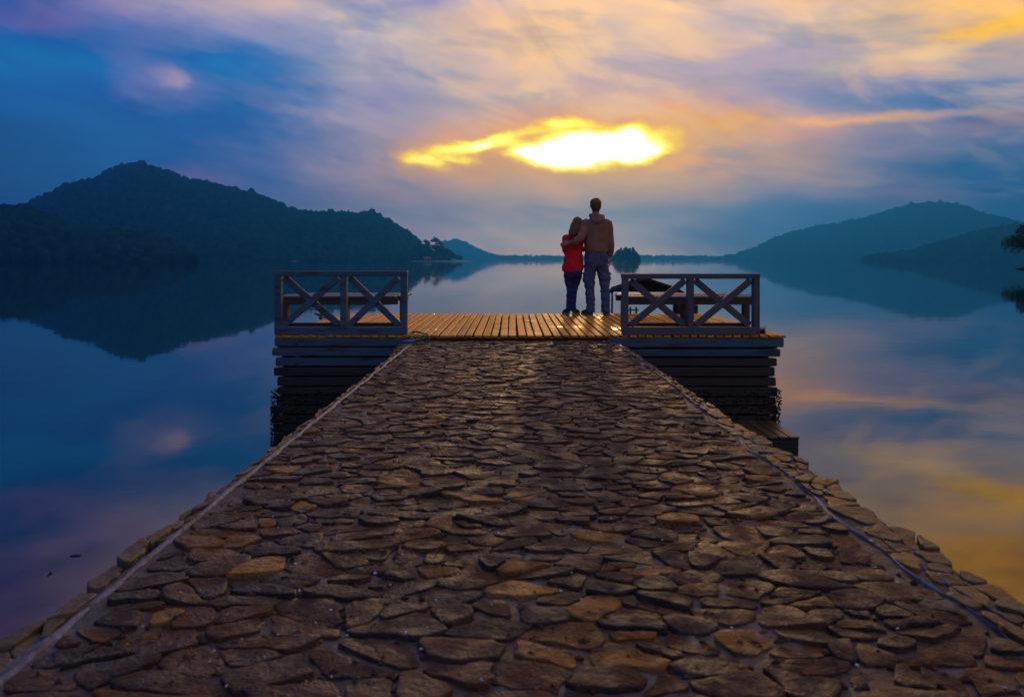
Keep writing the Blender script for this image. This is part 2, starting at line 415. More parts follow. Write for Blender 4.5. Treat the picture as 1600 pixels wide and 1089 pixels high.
def hill(D, prof, depth, seed, ntree, rt, label, sub=2, rough=.06, base=None, span=None):
    """terrain whose crest, seen from the pier, follows prof (photo pixels) at distance D"""
    x0, x1 = prof[0][0], prof[-1][0]
    nx, ny = 160, 26
    def hgt(px, t):      # t 0 shore .. 1 crest .. 2 back
        hc = (HY - interp(prof, px)) / F * D + 2.1 - rt * .9
        s = math.sin(min(t, 1) * math.pi / 2) ** 1.15 if t <= 1 else math.cos((t - 1) * math.pi / 2)
        q = Vector((px * .02, t * 1.9, seed))
        ridge = 1 - rough * 3 * (1 - min(t, 1)) * abs(mnoise.noise(q)) * 2
        return max(hc, 0) * s * ridge - (0 if t < 1 else 0) - .3 * (t < .02)
    def pos(px, t):
        wsh = depth * (.55 + .45 * min(1, max(.12, (HY - interp(prof, px)) / 90)))
        wsh *= 1 + .18 * mnoise.noise(Vector((px * .013, seed * 3.3, 0)))
        Y = D - wsh * (1 - t)
        return Vector(((px - 800) / F * Y, Y, hgt(px, t) * (Y / D) ** .8))
    vs = []; fs = []
    for i in range(nx + 1):
        for j in range(ny + 1):
            t = 2 * j / ny; p = pos(x0 + (x1 - x0) * i / nx, t)
            if j in (0, ny): p.z = -1.5
            vs.append(p)
    for i in range(nx):
        for j in range(ny):
            a = i * (ny + 1) + j; fs.append((a, a + ny + 1, a + ny + 2, a + 1))
    o = mesh('hill', vs, fs, M_soil, smooth=True); tag(o, kind='structure')
    rnd = random.Random(seed); pts = []; rads = []
    while len(pts) < ntree:
        px = rnd.uniform(x0, x1)
        t = 1 - abs(rnd.gauss(0, .42)) if rnd.random() < .7 else rnd.uniform(0, 1.05)
        if t < 0.012: t = rnd.uniform(.012, .05)
        if (HY - interp(prof, px)) < 2: continue
        p = pos(px, t)
        if p.z < .2 and rnd.random() < .7: continue
        r = rt * rnd.uniform(.5, 1.2) * (1.4 if rnd.random() < .05 else 1)
        p.z += r * .35; pts.append(p); rads.append((r, r, r * rnd.uniform(.8, 1.25)))
    f = clumps('forest', pts, rads, M_forest, sub, seed); tag(f, label, 'forest', kind='stuff')

hill(1150, [(-330,395),(-200,372),(-60,345),(20,334),(50,318),(75,305),(100,291),(150,281),(180,265),(196,258),(212,257),(235,261),(262,268),(285,279),(300,284),(330,288),(370,297),(410,308),(440,322),(470,333),(510,333),(560,334),(590,338),(615,350),(638,364),(655,382),(672,398),(690,403),(715,405.5)],
     330, 3, 6500, 5.4, 'dense dark woods covering the tall rounded hill left of the pier')
hill(620, [(-420,350),(-200,330),(-60,322),(0,324),(25,324),(45,326),(70,335),(95,347),(110,360),(150,361),(200,365),(240,373),(270,381),(290,391),(305,404)],
     190, 9, 2600, 4.0, 'nearly black woods on the low near hill at the far left')
hill(3250, [(1120,404),(1150,399),(1185,386),(1216,370),(1275,354),(1314,349),(1350,342),(1389,329),(1424,320),(1470,316),(1502,321),(1535,334),(1600,349),(1700,362),(1800,385)],
     420, 21, 5200, 9, 'faint blue woods on the broad far mountain at the right')
hill(1650, [(1350,404),(1363,401),(1421,394),(1480,376),(1528,363),(1567,355),(1600,352),(1700,342),(1850,330),(2000,370)],
     300, 33, 3600, 6, 'dark woods on the nearer hill rising towards the right edge')
hill(3500, [(672,403),(685,385),(695,378),(712,374),(730,380),(755,393),(775,400),(800,403.5)],
     260, 45, 1200, 7, 'pale hazy woods on the small far peak beyond the wooded point')
hill(3560, [(-700,401),(0,400),(700,400),(760,400),(850,399.5),(900,400.5),(1000,399.5),(1100,400.5),(1300,400),(1600,400),(2400,401)],
     240, 57, 5200, 7, 'low dark line of woods along the far shore of the lake')

M_sand = material('shore_sand', (.20, .17, .15), .9)
def shore(px0, px1, D, w, seed):
    vs = []; fs = []; n = 24
    for i in range(n + 1):
        px = px0 + (px1 - px0) * i / n; e = math.sin(math.pi * i / n) ** .5
        X = (px - 800) / F * D; g = mnoise.noise(Vector((i * .6, seed, 0))) * .3
        for q, (dy, z) in enumerate(((-w * (1 + g) * e, -.4), (-w * .5 * e, .35 * e), (w * .6 * e + .1, .9 * e), (w * e + .2, -.6))):
            vs.append((X, D + dy, z))
    for i in range(n):
        for q in range(3): fs.append((i * 4 + q, i * 4 + 4 + q, i * 4 + 5 + q, i * 4 + 1 + q))
    tag(mesh('beach', vs, fs, M_sand, smooth=True), kind='structure')
shore(628, 742, 900, 14, 1); shore(303, 332, 860, 5, 2); shore(452, 484, 840, 4, 3)

# ---- single trees
M_bark = material('bark', (.05, .036, .026), .9, bumps=((9, 4, .6, .03, (1, 1, .2)),))
M_leaf = material('tree_leaves', tintramp=[(0, (.020, .040, .016)), (.5, (.036, .060, .022)), (1, (.062, .086, .030))], rough=.8, spec=.2)
def leafball(vs, fs, ts, c, r, n, s, rnd, flat=.8):
    t0 = rnd.random()
    for _ in range(n):
        d = Vector((rnd.gauss(0, 1), rnd.gauss(0, 1), rnd.gauss(0, 1))).normalized() * (rnd.random() ** .4)
        p = c + Vector((d.x * r, d.y * r, d.z * r * flat))
        a = Vector((rnd.gauss(0, 1), rnd.gauss(0, 1), rnd.gauss(0, .5))).normalized() * s * rnd.uniform(.6, 1.3)
        bb = a.cross(Vector((rnd.gauss(0, 1), rnd.gauss(0, 1), rnd.gauss(0, 1)))).normalized() * s * rnd.uniform(.4, .8)
        k = len(vs); vs += [p - a, p - bb * .8, p + a, p + bb]; fs.append((k, k + 1, k + 2, k + 3))
        ts += [min(1, max(0, t0 * .6 + rnd.random() * .4))] * 4
def tree(loc, h, w, kind, seed, label, group, leaf=.5, nl=90, lean=0.0):
    rnd = random.Random(seed)
    root = empty('tree' if kind == 'broad' else 'pine_tree', loc, rnd.random() * 6, label, 'tree', group)
    tb = MB(); pts = []; rads = []
    for i in range(8):
        t = i / 7; pts.append((math.sin(t * 3 + seed) * h * .02 + lean * t * h, math.cos(t * 2.3 + seed) * h * .02, h * .93 * t)); rads.append(h * .022 * (1 - t * .85) + .02)
    tb.tube(pts, rads, 9)
    vs = []; fs = []; ts = []
    n = 16 if kind == 'pine' else 22
    for i in range(n):
        t = rnd.uniform(.36, .98) if kind == 'pine' else rnd.uniform(.28, .9)
        a = i * 2.4 + rnd.random()
        wd = w * (math.sin(min(1, (1.06 - t) / .62) * math.pi / 2)) if kind == 'pine' else w * math.sin(max(.1, min(1, (1.12 - t) * 1.25)) * math.pi / 2)
        L = wd * rnd.uniform(.45, 1.0)
        k = min(7, int(t / .93 * 7)); b0 = Vector(pts[k])
        b0.z = h * .93 * t * .98
        e = b0 + Vector((math.cos(a) * L, math.sin(a) * L, L * rnd.uniform(.05, .45)))
        mid = (b0 + e) / 2 + Vector((0, 0, -L * .06))
        tb.tube([b0, mid, e], [h * .008 * (1.2 - t) + .012, h * .005 * (1.2 - t) + .01, .01], 5)
        r = w * rnd.uniform(.26, .42)
        leafball(vs, fs, ts, e, r, nl, leaf, rnd, .55 if kind == 'pine' else .8)
        leafball(vs, fs, ts, mid + Vector((0, 0, r * .3)), r * .8, nl // 2, leaf, rnd, .5)
    leafball(vs, fs, ts, Vector(pts[-1]), w * .34, nl, leaf, rnd, .8)
    tb.build('trunk', M_bark, root, True)
    mesh('crown', vs, fs, M_leaf, root, False, {'tint': ts})
    return root
GT = 'trees on the wooded point'
PD = 905
for k, (px, top, kind, lab) in enumerate([
        (653, 377, 'broad', 'leafy tree rooted at the foot of the wooded hill'),
        (664, 374, 'pine', 'flat topped dark pine just left of the tallest tree on the point'),
        (680, 370, 'pine', 'tallest pine with a pointed crown on the wooded point'),
        (672, 388, 'broad', 'low round tree filling the space between the two tall pines'),
        (689, 383, 'broad', 'round tree just right of the tallest pine on the point'),
        (698, 389, 'broad', 'middling leafy tree half way down the slope of the point'),
        (707, 396, 'broad', 'small bushy tree near the end of the wooded point'),
        (717, 399.5, 'broad', 'last and smallest tree at the tip of the wooded point')]):
    hh = (HY + 1.5 - top) / F * PD
    tree(((px - 800) / F * PD, PD + (k % 3) * 3, .4), hh, hh * (.34 if kind == 'pine' else .46) + 1, kind, 100 + k, lab, GT, leaf=1.0, nl=60)
# small hut on the point
hut = empty('lakeside_hut', ((668 - 800) / F * 892, 892, .7), .1, 'tiny pale roofed hut on the shore under the pines of the point', 'hut')
b_ = MB(); b_.bbox((0, 0, 1.6), (9, 6, 3.2), bev=.02); b_.build('wall', material('hut_wall', (.16, .15, .14), .8), hut)
b_ = MB(); b_.add([(-5.4, -3.9, 3.0), (5.4, -3.9, 3.0), (5.4, 3.9, 3.0), (-5.4, 3.9, 3.0), (-5.0, 0, 5.2), (5.0, 0, 5.2)], [(0, 1, 5, 4), (2, 3, 4, 5), (0, 4, 3), (1, 2, 5), (3, 2, 1, 0)])
b_.build('roof', material('hut_roof', (.17, .18, .20), .8), hut)
b_ = MB(); b_.bbox((1.5, -3.02, 1.1), (1.3, .1, 2.2), bev=.01); b_.build('door', M_bark, hut)
# wooded islet behind the man
ix = (978 - 800) / F * 900
b_ = MB(); b_.ball((ix, 900, -.6), (21, 12, 2.2), 3, rough=.15); tag(b_.build('islet', M_soil, None, True), kind='structure')
rnd = random.Random(5); pts = []; rads = []
for _ in range(520):
    a = rnd.uniform(-1, 1); bq = rnd.uniform(-1, 1); top = 17.5 * (1 - abs(a - .02) ** 6.0) * (1 - .3 * bq * bq)
    top *= .90 + .20 * mnoise.noise(Vector((a * 4, 1.3, 0)))
    pts.append((ix + a * 17.0, 900 + bq * 9, .6 + max(.4, top - 2.4) * rnd.random() ** .45)); r = rnd.uniform(1.5, 2.6); rads.append((r, r, r * .9))
for _ in range(16):
    a = rnd.uniform(-.8, .8); pts.append((ix + a * 16, 898, 15.5 * (1 - abs(a) ** 5) * rnd.uniform(.85, 1.08))); r = rnd.uniform(1.0, 1.8); rads.append((r, r, r * 1.5))
tag(clumps('island_wood', pts, rads, M_forest, 2, 8), 'small round wooded islet standing alone just right of the man', 'woods', kind='stuff')
# tree at the right edge, on its bank
bx = 117.5
b_ = MB(); b_.ball((bx + 10, 152, -.9), (15, 9, 2.4), 3, rough=.2); tag(b_.build('bank', M_soil, None, True), kind='structure')
tree((bx, 150, .9), 9.4, 6.4, 'broad', 77, 'dark leafy tree leaning over the water at the right edge', None, leaf=.24, nl=330, lean=-.16)

# ------------------------------------------------------------------ stone path
ZP = 1.205
def edge(pts):
    q = sorted([(P(x, y, ZP).y, P(x, y, ZP).x) for x, y in pts]); return q
E_L = edge([(626,537),(610,560),(560,600),(530,622),(440,692),(392,730),(330,775),(250,832),(130,920),(0,1015)])
E_R = edge([(967,537),(985,546),(1000,560),(1060,600),(1150,660),(1249,713),(1400,815),(1600,945)])
I_L = edge([(640,541),(437,707),(306,817),(20,1060)])
I_R = edge([(962,541),(1040,600),(1120,670),(1219,743),(1380,880),(1569,1003)])
YE = 7.47
M_mortar = material('mortar', (.075, .060, .054), .62, tone=((6, (1, 1, 1), (.11, .115, .145), .8, .47, .62), (30, (1, 1, 1), (.025, .022, .022), .7, .5, .68)),
                    bumps=((34, 5, .8, .012, (1, 1, 1)), (8, 3, .5, .02, (1, 1, 1))))
M_stone = material('slate_paving', tintramp=[(0, (0.013, 0.008, 0.010)), (.09, (0.054, 0.022, 0.011)), (.20, (0.102, 0.028, 0.005)), (.30, (0.025, 0.013, 0.023)), (.40, (0.087, 0.043, 0.014)),
                                             (.50, (0.038, 0.031, 0.021)), (.58, (0.033, 0.011, 0.013)), (.66, (0.129, 0.050, 0.007)), (.76, (0.058, 0.015, 0.015)), (.84, (0.018, 0.016, 0.018)), (.90, (0.113, 0.060, 0.018)), (.96, (0.219, 0.088, 0.008)), (1, (0.351, 0.182, 0.029))],
                   tone=((14, (1, 1.4, 1), (.018, .013, .013), .8, .47, .64), (4, (1, 1, 1), (.15, .062, .022), .45, .54, .70), (70, (1, 1.5, 1), (.15, .11, .085), .4, .56, .72), (24, (1, 1, 1), (.012, .010, .010), .55, .52, .66), (1.1, (1, 1, 1), (.04, .036, .036), .5, .5, .7)),
                   rough_noise=(9, .40, .85, .35, .65), bumps=((60, 7, 1.0, .012, (1, 1, 1)), (16, 5, .8, .022, (.9, 1.15, 1))))
M_rim = material('edge_stone', tintramp=[(0, (0.070, 0.055, 0.031)), (.4, (0.117, 0.086, 0.043)), (.7, (0.156, 0.101, 0.035)), (1, (0.086, 0.074, 0.062))],
                 tone=((9, (1, 1, 1), (.06, .055, .04), .8, .5, .64), (24, (1, 1, 1), (.30, .27, .20), .4, .58, .7)), rough=.6, bumps=((30, 6, .9, .012, (1, 1, 1)), (9, 3, .5, .02, (1, 1, 1))))
M_rimR = material('ochre_edge_stone', tintramp=[(0, (0.051, 0.034, 0.024)), (.35, (0.170, 0.089, 0.017)), (.55, (0.072, 0.051, 0.034)), (.75, (0.238, 0.128, 0.019)), (1, (0.064, 0.036, 0.027))],
                 tone=((9, (1, 1, 1), (.05, .042, .035), .7, .5, .64), (30, (1, 1, 1), (.22, .19, .16), .35, .6, .72)), rough=.5, bumps=((30, 6, .9, .012, (1, 1, 1)), (9, 3, .5, .02, (1, 1, 1))))

def cells(x0, x1, y0, y1, px_, py_, rnd, drop=.22):
    """irregular cells of a jittered brick lattice, clipped bisector by bisector"""
    pts = []; nr = int((y1 - y0) / py_)
    for j in range(-1, nr + 2):
        for i in range(-1, int((x1 - x0) / px_) + 2):
            if 0 <= j <= nr and rnd.random() < drop: continue
            pts.append((x0 + (i + .5 * (j % 2) + .5 + rnd.uniform(-.42, .42)) * px_, y0 + (j + .5 + rnd.uniform(-.40, .40)) * py_))
    asp = px_ / py_ ; G = {}
    S = [(x / asp, y) for x, y in pts]; g = py_ * 1.6
    for k, (x, y) in enumerate(S): G.setdefault((int(x // g), int(y // g)), []).append(k)
    outp = []
    for k, (x, y) in enumerate(S):
        if not (x0 <= pts[k][0] <= x1 and y0 <= pts[k][1] <= y1): continue
        poly = [(x0 / asp, y0), (x1 / asp, y0), (x1 / asp, y1), (x0 / asp, y1)]
        ci, cj = int(x // g), int(y // g)
        nb = [q for a in (-2, -1, 0, 1, 2) for c in (-2, -1, 0, 1, 2) for q in G.get((ci + a, cj + c), []) if q != k]
        nb.sort(key=lambda q: (S[q][0] - x) ** 2 + (S[q][1] - y) ** 2)
        for q in nb[:22]:
            mx, my = (x + S[q][0]) / 2, (y + S[q][1]) / 2; nx, ny = S[q][0] - x, S[q][1] - y
            new = []
            for a in range(len(poly)):
                p1, p2 = poly[a], poly[(a + 1) % len(poly)]
                d1 = (p1[0] - mx) * nx + (p1[1] - my) * ny; d2 = (p2[0] - mx) * nx + (p2[1] - my) * ny
                if d1 <= 0: new.append(p1)
                if d1 * d2 < 0:
                    t = d1 / (d1 - d2); new.append((p1[0] + (p2[0] - p1[0]) * t, p1[1] + (p2[1] - p1[1]) * t))
            poly = new
            if len(poly) < 3: break
        if len(poly) >= 3: outp.append([(a * asp, bq) for a, bq in poly])
    return outp

def stones(mb, polys, warp, gap, hh, rnd, cut=1, dens=.022, tilt=.05, zoff=0.0):
    for poly in polys:
        n = len(poly); cx = sum(p[0] for p in poly) / n; cy = sum(p[1] for p in poly) / n
        # resample outline
        pl = poly
        for _ in range(cut):      # rounded corners
            q = []
            for a in range(len(pl)):
                p1, p2 = pl[a], pl[(a + 1) % len(pl)]
                q += [(p1[0] * .78 + p2[0] * .22, p1[1] * .78 + p2[1] * .22), (p1[0] * .22 + p2[0] * .78, p1[1] * .22 + p2[1] * .78)]
            pl = q
        q = []
        for a in range(len(pl)):
            p1, p2 = pl[a], pl[(a + 1) % len(pl)]; L = math.dist(p1, p2); kk = max(1, round(L / dens))
            q += [(p1[0] + (p2[0] - p1[0]) * i / kk, p1[1] + (p2[1] - p1[1]) * i / kk) for i in range(kk)]
        pl = q
        sz = sum(math.dist(p, (cx, cy)) for p in pl) / len(pl)
        if sz < .02: continue
        h = hh * rnd.uniform(.25, 1.35); tx = rnd.uniform(-tilt, tilt); ty = rnd.uniform(-tilt, tilt) ; sd_ = rnd.random() * 99
        gp = gap * rnd.choice((.5, .8, 1.0, 1.5, 2.4, 3.2))
        out = []
        for (x, y) in pl:
            d = math.dist((x, y), (cx, cy)); s = max(.3, 1 - gp / max(d, .001))
            j = 1 + .30 * mnoise.noise(Vector((x * 13, y * 20, sd_))) + .07 * mnoise.noise(Vector((x * 50, y * 50, sd_)))
            out.append(((x - cx) * s * j, (y - cy) * s * j))
        vs = []; fs = []; N = len(out)
        for s, z in ((1.01, -.02), (1.0, h * .80), (.975, h * .98), (.84, h), (.55, h), (.28, h)):
            for (x, y) in out:
                X, Y = cx + x * s, cy + y * s
                zz = z + (x * s * tx + y * s * ty if z > 0 else 0)
                if z > 0: zz += mnoise.noise(Vector((X * 11, Y * 22, sd_))) * .0040 + mnoise.noise(Vector((X * 34, Y * 44, sd_))) * .0028
                wx, wy = warp(X, Y); vs.append((wx, wy, ZP + zz + zoff))
        wx, wy = warp(cx, cy); vs.append((wx, wy, ZP + zoff + h + mnoise.noise(Vector((cx * 14, cy * 22, sd_))) * .005))
        for r in range(5):
            for a in range(N): fs.append((r * N + a, r * N + (a + 1) % N, (r + 1) * N + (a + 1) % N, (r + 1) * N + a))
        for a in range(N): fs.append((5 * N + a, 5 * N + (a + 1) % N, 6 * N))
        mb.add(vs, fs, rnd.random())

rnd = random.Random(11)
# body of the causeway: mortar bed on masonry walls
vs = []; fs = []; YS = [-2.5 + (YE + 2.5) * (i / 620) ** 1.0 for i in range(621)]
for Y in YS:
    w = mnoise.noise(Vector((Y * 6, 0, 3))) * .012 + mnoise.noise(Vector((Y * 19, 0, 3))) * .006
    xl, xr = interp(E_L, Y) + w, interp(E_R, Y) - w
    row = [(xl - .14, -1.2), (xl - .05, .6), (xl + .0, ZP - .07), (xl + .025, ZP - .022)]
    nn = 96
    row += [(xl + .04 + (xr - xl - .08) * i / nn, ZP - .0015 + .0075 * mnoise.noise(Vector((i * .22, Y * 10, 0))) + .005 * mnoise.noise(Vector((i * .8, Y * 34, 5))) - (.008 if i in (0, nn) else 0)) for i in range(nn + 1)]
    row += [(xr - .02, ZP - .018), (xr, ZP - .06), (xr + .05, .6), (xr + .14, -1.2)]
    K = len(row); vs += [(x, Y, z) for x, z in row]
for i in range(len(YS) - 1):
    for k in range(K - 1): fs.append((i * K + k, i * K + k + 1, (i + 1) * K + k + 1, (i + 1) * K + k))
fs.append(tuple(range(K))); fs.append(tuple((len(YS) - 1) * K + k for k in range(K))[::-1])
path = mesh('path', vs, fs, M_mortar, smooth=True); tag(path, kind='structure')
mb = MB()
def wmain(X, Y):
    l, r = interp(I_L, Y) + .004, interp(I_R, Y) + .015; return (l + (r - l) * (X + 1.1) / 2.2, min(Y, YE - .005))
stones(mb, cells(-1.1, 1.1, -2.4, YE, .096, .056, rnd, .52), wmain, .005, .0105, rnd, tilt=.075)
mb.build('paving_stones', M_stone, path, True)
mb = MB()      # small chips pressed into the mortar between the slabs
for _ in range(3200):
    Y = .9 + (YE - 1.0) * rnd.random() ** 1.4; X = rnd.uniform(interp(I_L, Y) + .05, interp(I_R, Y))
    mb.ball((X, Y, ZP + .0), (rnd.uniform(.006, .016), rnd.uniform(.005, .011), rnd.uniform(.006, .012)), 1, rnd.random(), .5, rnd.random() * 50)
mb.build('stone_chips', M_stone, path)
mb = MB()
for _ in range(420):
    Y = .9 + (YE - 1.0) * rnd.random() ** 1.5; X = rnd.uniform(interp(I_L, Y) + .05, interp(E_R, Y) - .06)
    mb.ball((X, Y, ZP + rnd.uniform(.004, .014)), (rnd.uniform(.002, .0055), rnd.uniform(.0015, .0035), .0025), 1, rnd.random(), .9, rnd.random() * 50)
mb.build('quartz_grit', material('quartz', (.62, .68, .80), .25), path)
mb = MB()
def wl(X, Y):
    a, c = interp(E_L, Y) - .022 + .03 * mnoise.noise(Vector((Y * 5, 8, 0))), interp(I_L, Y) - .036; return (a + (c - a) * X / .1, min(Y, YE - .02))
stones(mb, cells(0, .1, -2.4, YE - .1, .055, .075, rnd, .25), wl, .0015, .016, rnd, dens=.012, tilt=.12, zoff=-.014)
mb.build('left_edge_stones', M_rim, path, True)
mb = MB()
def wr(X, Y):
    a, c = interp(I_R, Y) + .030, interp(E_R, Y) + .004; return (a + (c - a) * X / .2, min(Y, YE - .02))
stones(mb, cells(0, .2, -2.4, YE - .25, .075, .075, rnd, .34), wr, .005, .009, rnd, dens=.016, tilt=.05)
mb.build('right_edge_stones', M_rimR, path, True)
# pale mortar joints between the paving and the edge stones
M_joint = material('pale_mortar', (.12, .155, .28), .6, tone=((16, (1, 1, 1), (.05, .05, .06), .9, .46, .62), (50, (1, 1, 1), (.30, .33, .42), .5, .56, .7)), bumps=((40, 5, .7, .008, (1, 1, 1)),))
def joint(E, off, w, seed, patchy):
    vs = []; fs = []; n = 260
    for i in range(n + 1):
        Y = -2.3 + (YE + 2.25) * i / n; c = interp(E, Y) + off + (.05 if patchy else .014) * mnoise.noise(Vector((Y * 3.6, seed, 0)))
        ww = w * (1 + .9 * mnoise.noise(Vector((Y * 9, seed, 4))) + .5 * mnoise.noise(Vector((Y * 31, seed, 4)))) * (1 if not patchy else max(.01, -.02 + 1.7 * mnoise.noise(Vector((Y * 2.3, seed, 9)))))
        for k, (s, z) in enumerate(((-1, -.010), (-.7, .001), (0, .003), (.7, .001), (1, -.010))): vs.append((c + s * ww * (1.3 if seed == 1 else 1), Y, ZP + z + .004 + .006 * mnoise.noise(Vector((k * .9, Y * 26, seed)))))
    for i in range(n):
        for k in range(4): fs.append((i * 5 + k, i * 5 + k + 1, (i + 1) * 5 + k + 1, (i + 1) * 5 + k))
    mesh('mortar_joint', vs, fs, M_joint, path, True)
joint(I_L, -.018, .0085, 1, False); joint(I_R, .028, .022, 2, True); joint(I_R, .09, .012, 5, True)

# ------------------------------------------------------------------ the wooden dock head
ZD = 1.265; YF = 7.55; YB = 10.6
def XF(px, Y=YF): return (px - 800) / F * Y
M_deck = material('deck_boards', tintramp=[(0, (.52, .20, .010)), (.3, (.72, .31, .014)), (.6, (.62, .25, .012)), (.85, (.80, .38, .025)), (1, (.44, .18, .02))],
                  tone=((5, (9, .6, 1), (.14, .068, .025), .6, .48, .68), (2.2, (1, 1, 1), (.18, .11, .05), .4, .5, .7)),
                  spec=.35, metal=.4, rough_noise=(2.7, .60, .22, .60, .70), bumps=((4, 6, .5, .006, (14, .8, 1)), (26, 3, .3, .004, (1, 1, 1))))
M_blue = material('weathered_blue_timber', tintramp=[(0, (.038, .098, .165)), (.5, (.055, .130, .205)), (1, (.034, .088, .145))],
                  tone=((4, (.7, 1, 5), (.030, .032, .042), .8, .5, .64), (13, (.3, 1, 4), (.09, .12, .15), .5, .56, .7)), rough=.6, bumps=((7, 6, .6, .006, (.4, .4, 6)),))
M_brown = material('weathered_brown_timber', tintramp=[(0, (.088, .086, .105)), (.5, (.105, .105, .130)), (1, (.080, .075, .088))],
                   tone=((4, (.7, 1, 5), (.08, .10, .14), .8, .48, .62), (13, (.3, 1, 4), (.20, .16, .14), .4, .56, .7)), rough=.6, bumps=((7, 6, .6, .006, (.4, .4, 6)),))
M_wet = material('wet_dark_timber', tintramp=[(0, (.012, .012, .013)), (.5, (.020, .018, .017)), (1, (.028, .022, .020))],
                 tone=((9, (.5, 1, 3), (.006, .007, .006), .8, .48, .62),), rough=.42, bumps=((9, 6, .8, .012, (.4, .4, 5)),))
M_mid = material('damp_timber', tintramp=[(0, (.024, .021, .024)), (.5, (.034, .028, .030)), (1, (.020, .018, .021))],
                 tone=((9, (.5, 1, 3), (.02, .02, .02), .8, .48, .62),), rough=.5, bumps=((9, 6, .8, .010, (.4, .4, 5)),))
rnd = random.Random(4)
dock = empty('dock', (0, YF, 0), 0, 'wooden dock head on timber cribs at the end of the stone path', 'dock')
def part(mb, name, m, parent=None, smooth=False):
    o = mb.build(name, m, None, smooth); par = parent or dock
    o.parent = par
    off = Vector((0, 0, 0)); q = par
    while q is not None: off += q.location; q = q.parent
    o.data.transform(Matrix.Translation(-off)); return o
# boards, laid away from the shore
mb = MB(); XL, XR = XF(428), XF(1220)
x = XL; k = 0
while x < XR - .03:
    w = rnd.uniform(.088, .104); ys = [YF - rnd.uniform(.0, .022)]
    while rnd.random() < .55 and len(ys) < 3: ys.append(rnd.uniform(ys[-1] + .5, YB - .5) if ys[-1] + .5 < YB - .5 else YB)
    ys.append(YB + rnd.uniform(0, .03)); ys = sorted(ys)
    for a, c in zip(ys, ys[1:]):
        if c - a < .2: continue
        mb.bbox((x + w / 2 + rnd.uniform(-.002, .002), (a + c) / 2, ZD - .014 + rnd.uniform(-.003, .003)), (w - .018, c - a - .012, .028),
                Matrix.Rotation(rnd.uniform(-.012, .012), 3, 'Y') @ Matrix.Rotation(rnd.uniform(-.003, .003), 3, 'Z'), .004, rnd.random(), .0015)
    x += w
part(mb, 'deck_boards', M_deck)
for y in (YF + .06, 8.3, 9.05, 9.8, YB - .1):
    part(MB().bbox(((XL + XR) / 2, y, ZD - .090), (XR - XL - .06, .07, .115), bev=.006, wob=.003), 'joist', M_mid)
# timber cribs: courses laid log-cabin fashion
def crib(x0, x1, courses, name):
    c = empty(name, ((x0 + x1) / 2, 0, 0)); c.parent = dock
    for j, (top, bot, e0, e1, mt) in enumerate(courses):
        zt = H - (top - HY) / F * YF; zb = H - (bot - HY) / F * YF
        xa = x0 + e0; xb = x1 + e1
        for y, dd in ((YF + .05, .10), (YB - .12, .10)):
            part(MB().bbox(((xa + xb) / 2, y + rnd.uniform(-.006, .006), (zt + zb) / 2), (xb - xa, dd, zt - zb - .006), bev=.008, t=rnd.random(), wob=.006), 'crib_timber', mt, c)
        zc = zb - .006
        for xs in (x0 + .09, x1 - .09):      # side timbers, half a course lower
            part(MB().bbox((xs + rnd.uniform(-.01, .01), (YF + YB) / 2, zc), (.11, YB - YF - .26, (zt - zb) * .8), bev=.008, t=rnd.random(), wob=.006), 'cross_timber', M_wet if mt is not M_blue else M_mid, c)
        # filling of short blocks behind the face, leaving odd chinks of light
        xx = xa + .3
        while xx < xb - .3:
            w = min(rnd.uniform(.4, .8), xb - .06 - xx)
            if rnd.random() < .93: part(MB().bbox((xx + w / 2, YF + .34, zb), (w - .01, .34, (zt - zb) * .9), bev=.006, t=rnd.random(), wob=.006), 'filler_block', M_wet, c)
            xx += w
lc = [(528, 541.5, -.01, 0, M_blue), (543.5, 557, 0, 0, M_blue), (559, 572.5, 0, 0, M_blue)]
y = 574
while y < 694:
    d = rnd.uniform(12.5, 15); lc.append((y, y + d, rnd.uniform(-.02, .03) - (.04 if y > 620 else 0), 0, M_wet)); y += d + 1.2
crib(XF(430), XF(636) + .25, lc, 'timber_crib')
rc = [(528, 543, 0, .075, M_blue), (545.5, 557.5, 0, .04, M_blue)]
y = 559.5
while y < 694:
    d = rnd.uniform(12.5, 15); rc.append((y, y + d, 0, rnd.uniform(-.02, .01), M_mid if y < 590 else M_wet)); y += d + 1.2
crib(XF(985) - .25, XF(1214), rc, 'timber_crib')
# weed and mussels hanging from the lowest timbers
M_weed = material('weed', tintramp=[(0, (.010, .013, .009)), (1, (.035, .034, .022))], rough=.45)
for xs0, xs1 in ((XF(429), XF(560)), (XF(1080), XF(1214))):
    vs = []; fs = []; ts = []
    for _ in range(1500):
        z = .05 + .62 * rnd.random() ** 1.3; c = Vector((rnd.uniform(xs0, xs1) if rnd.random() < .8 else (xs0 if xs0 < 0 else xs1) + rnd.uniform(-.04, .04), YF - rnd.uniform(-.02, .03), z))
        a = Vector((rnd.gauss(0, 1), rnd.gauss(0, .4), rnd.gauss(0, .7))).normalized() * rnd.uniform(.008, .022); bq = a.cross(Vector((0, 1, .3))).normalized() * rnd.uniform(.005, .012)
        k = len(vs); vs += [c - a, c - bq, c + a, c + bq, c + Vector((0, -.012, 0))]; fs += [(k, k + 1, k + 4), (k + 1, k + 2, k + 4), (k + 2, k + 3, k + 4), (k + 3, k, k + 4)]; ts += [rnd.random()] * 5
    o = mesh('weed', vs, fs, M_weed, None, False, {'tint': ts}); o.data.transform(Matrix.Translation((0, -YF, 0))); o.parent = dock
part(MB().tube([(XF(421), YF + .12, 1.07), (XF(421) + .35, YF + .13, 1.08)], [.045, .05], 10, .5), 'log_end', M_brown)
# bolt heads
for xx, zz in ((XF(463), 1.17),(XF(1175), 1.17),(XF(1175), .93),(XF(1100), .93),(XF(463), .95)):
    part(MB().ball((xx, YF - .004, zz), (.012, .008, .012), 2), 'bolt_head', M_mid)

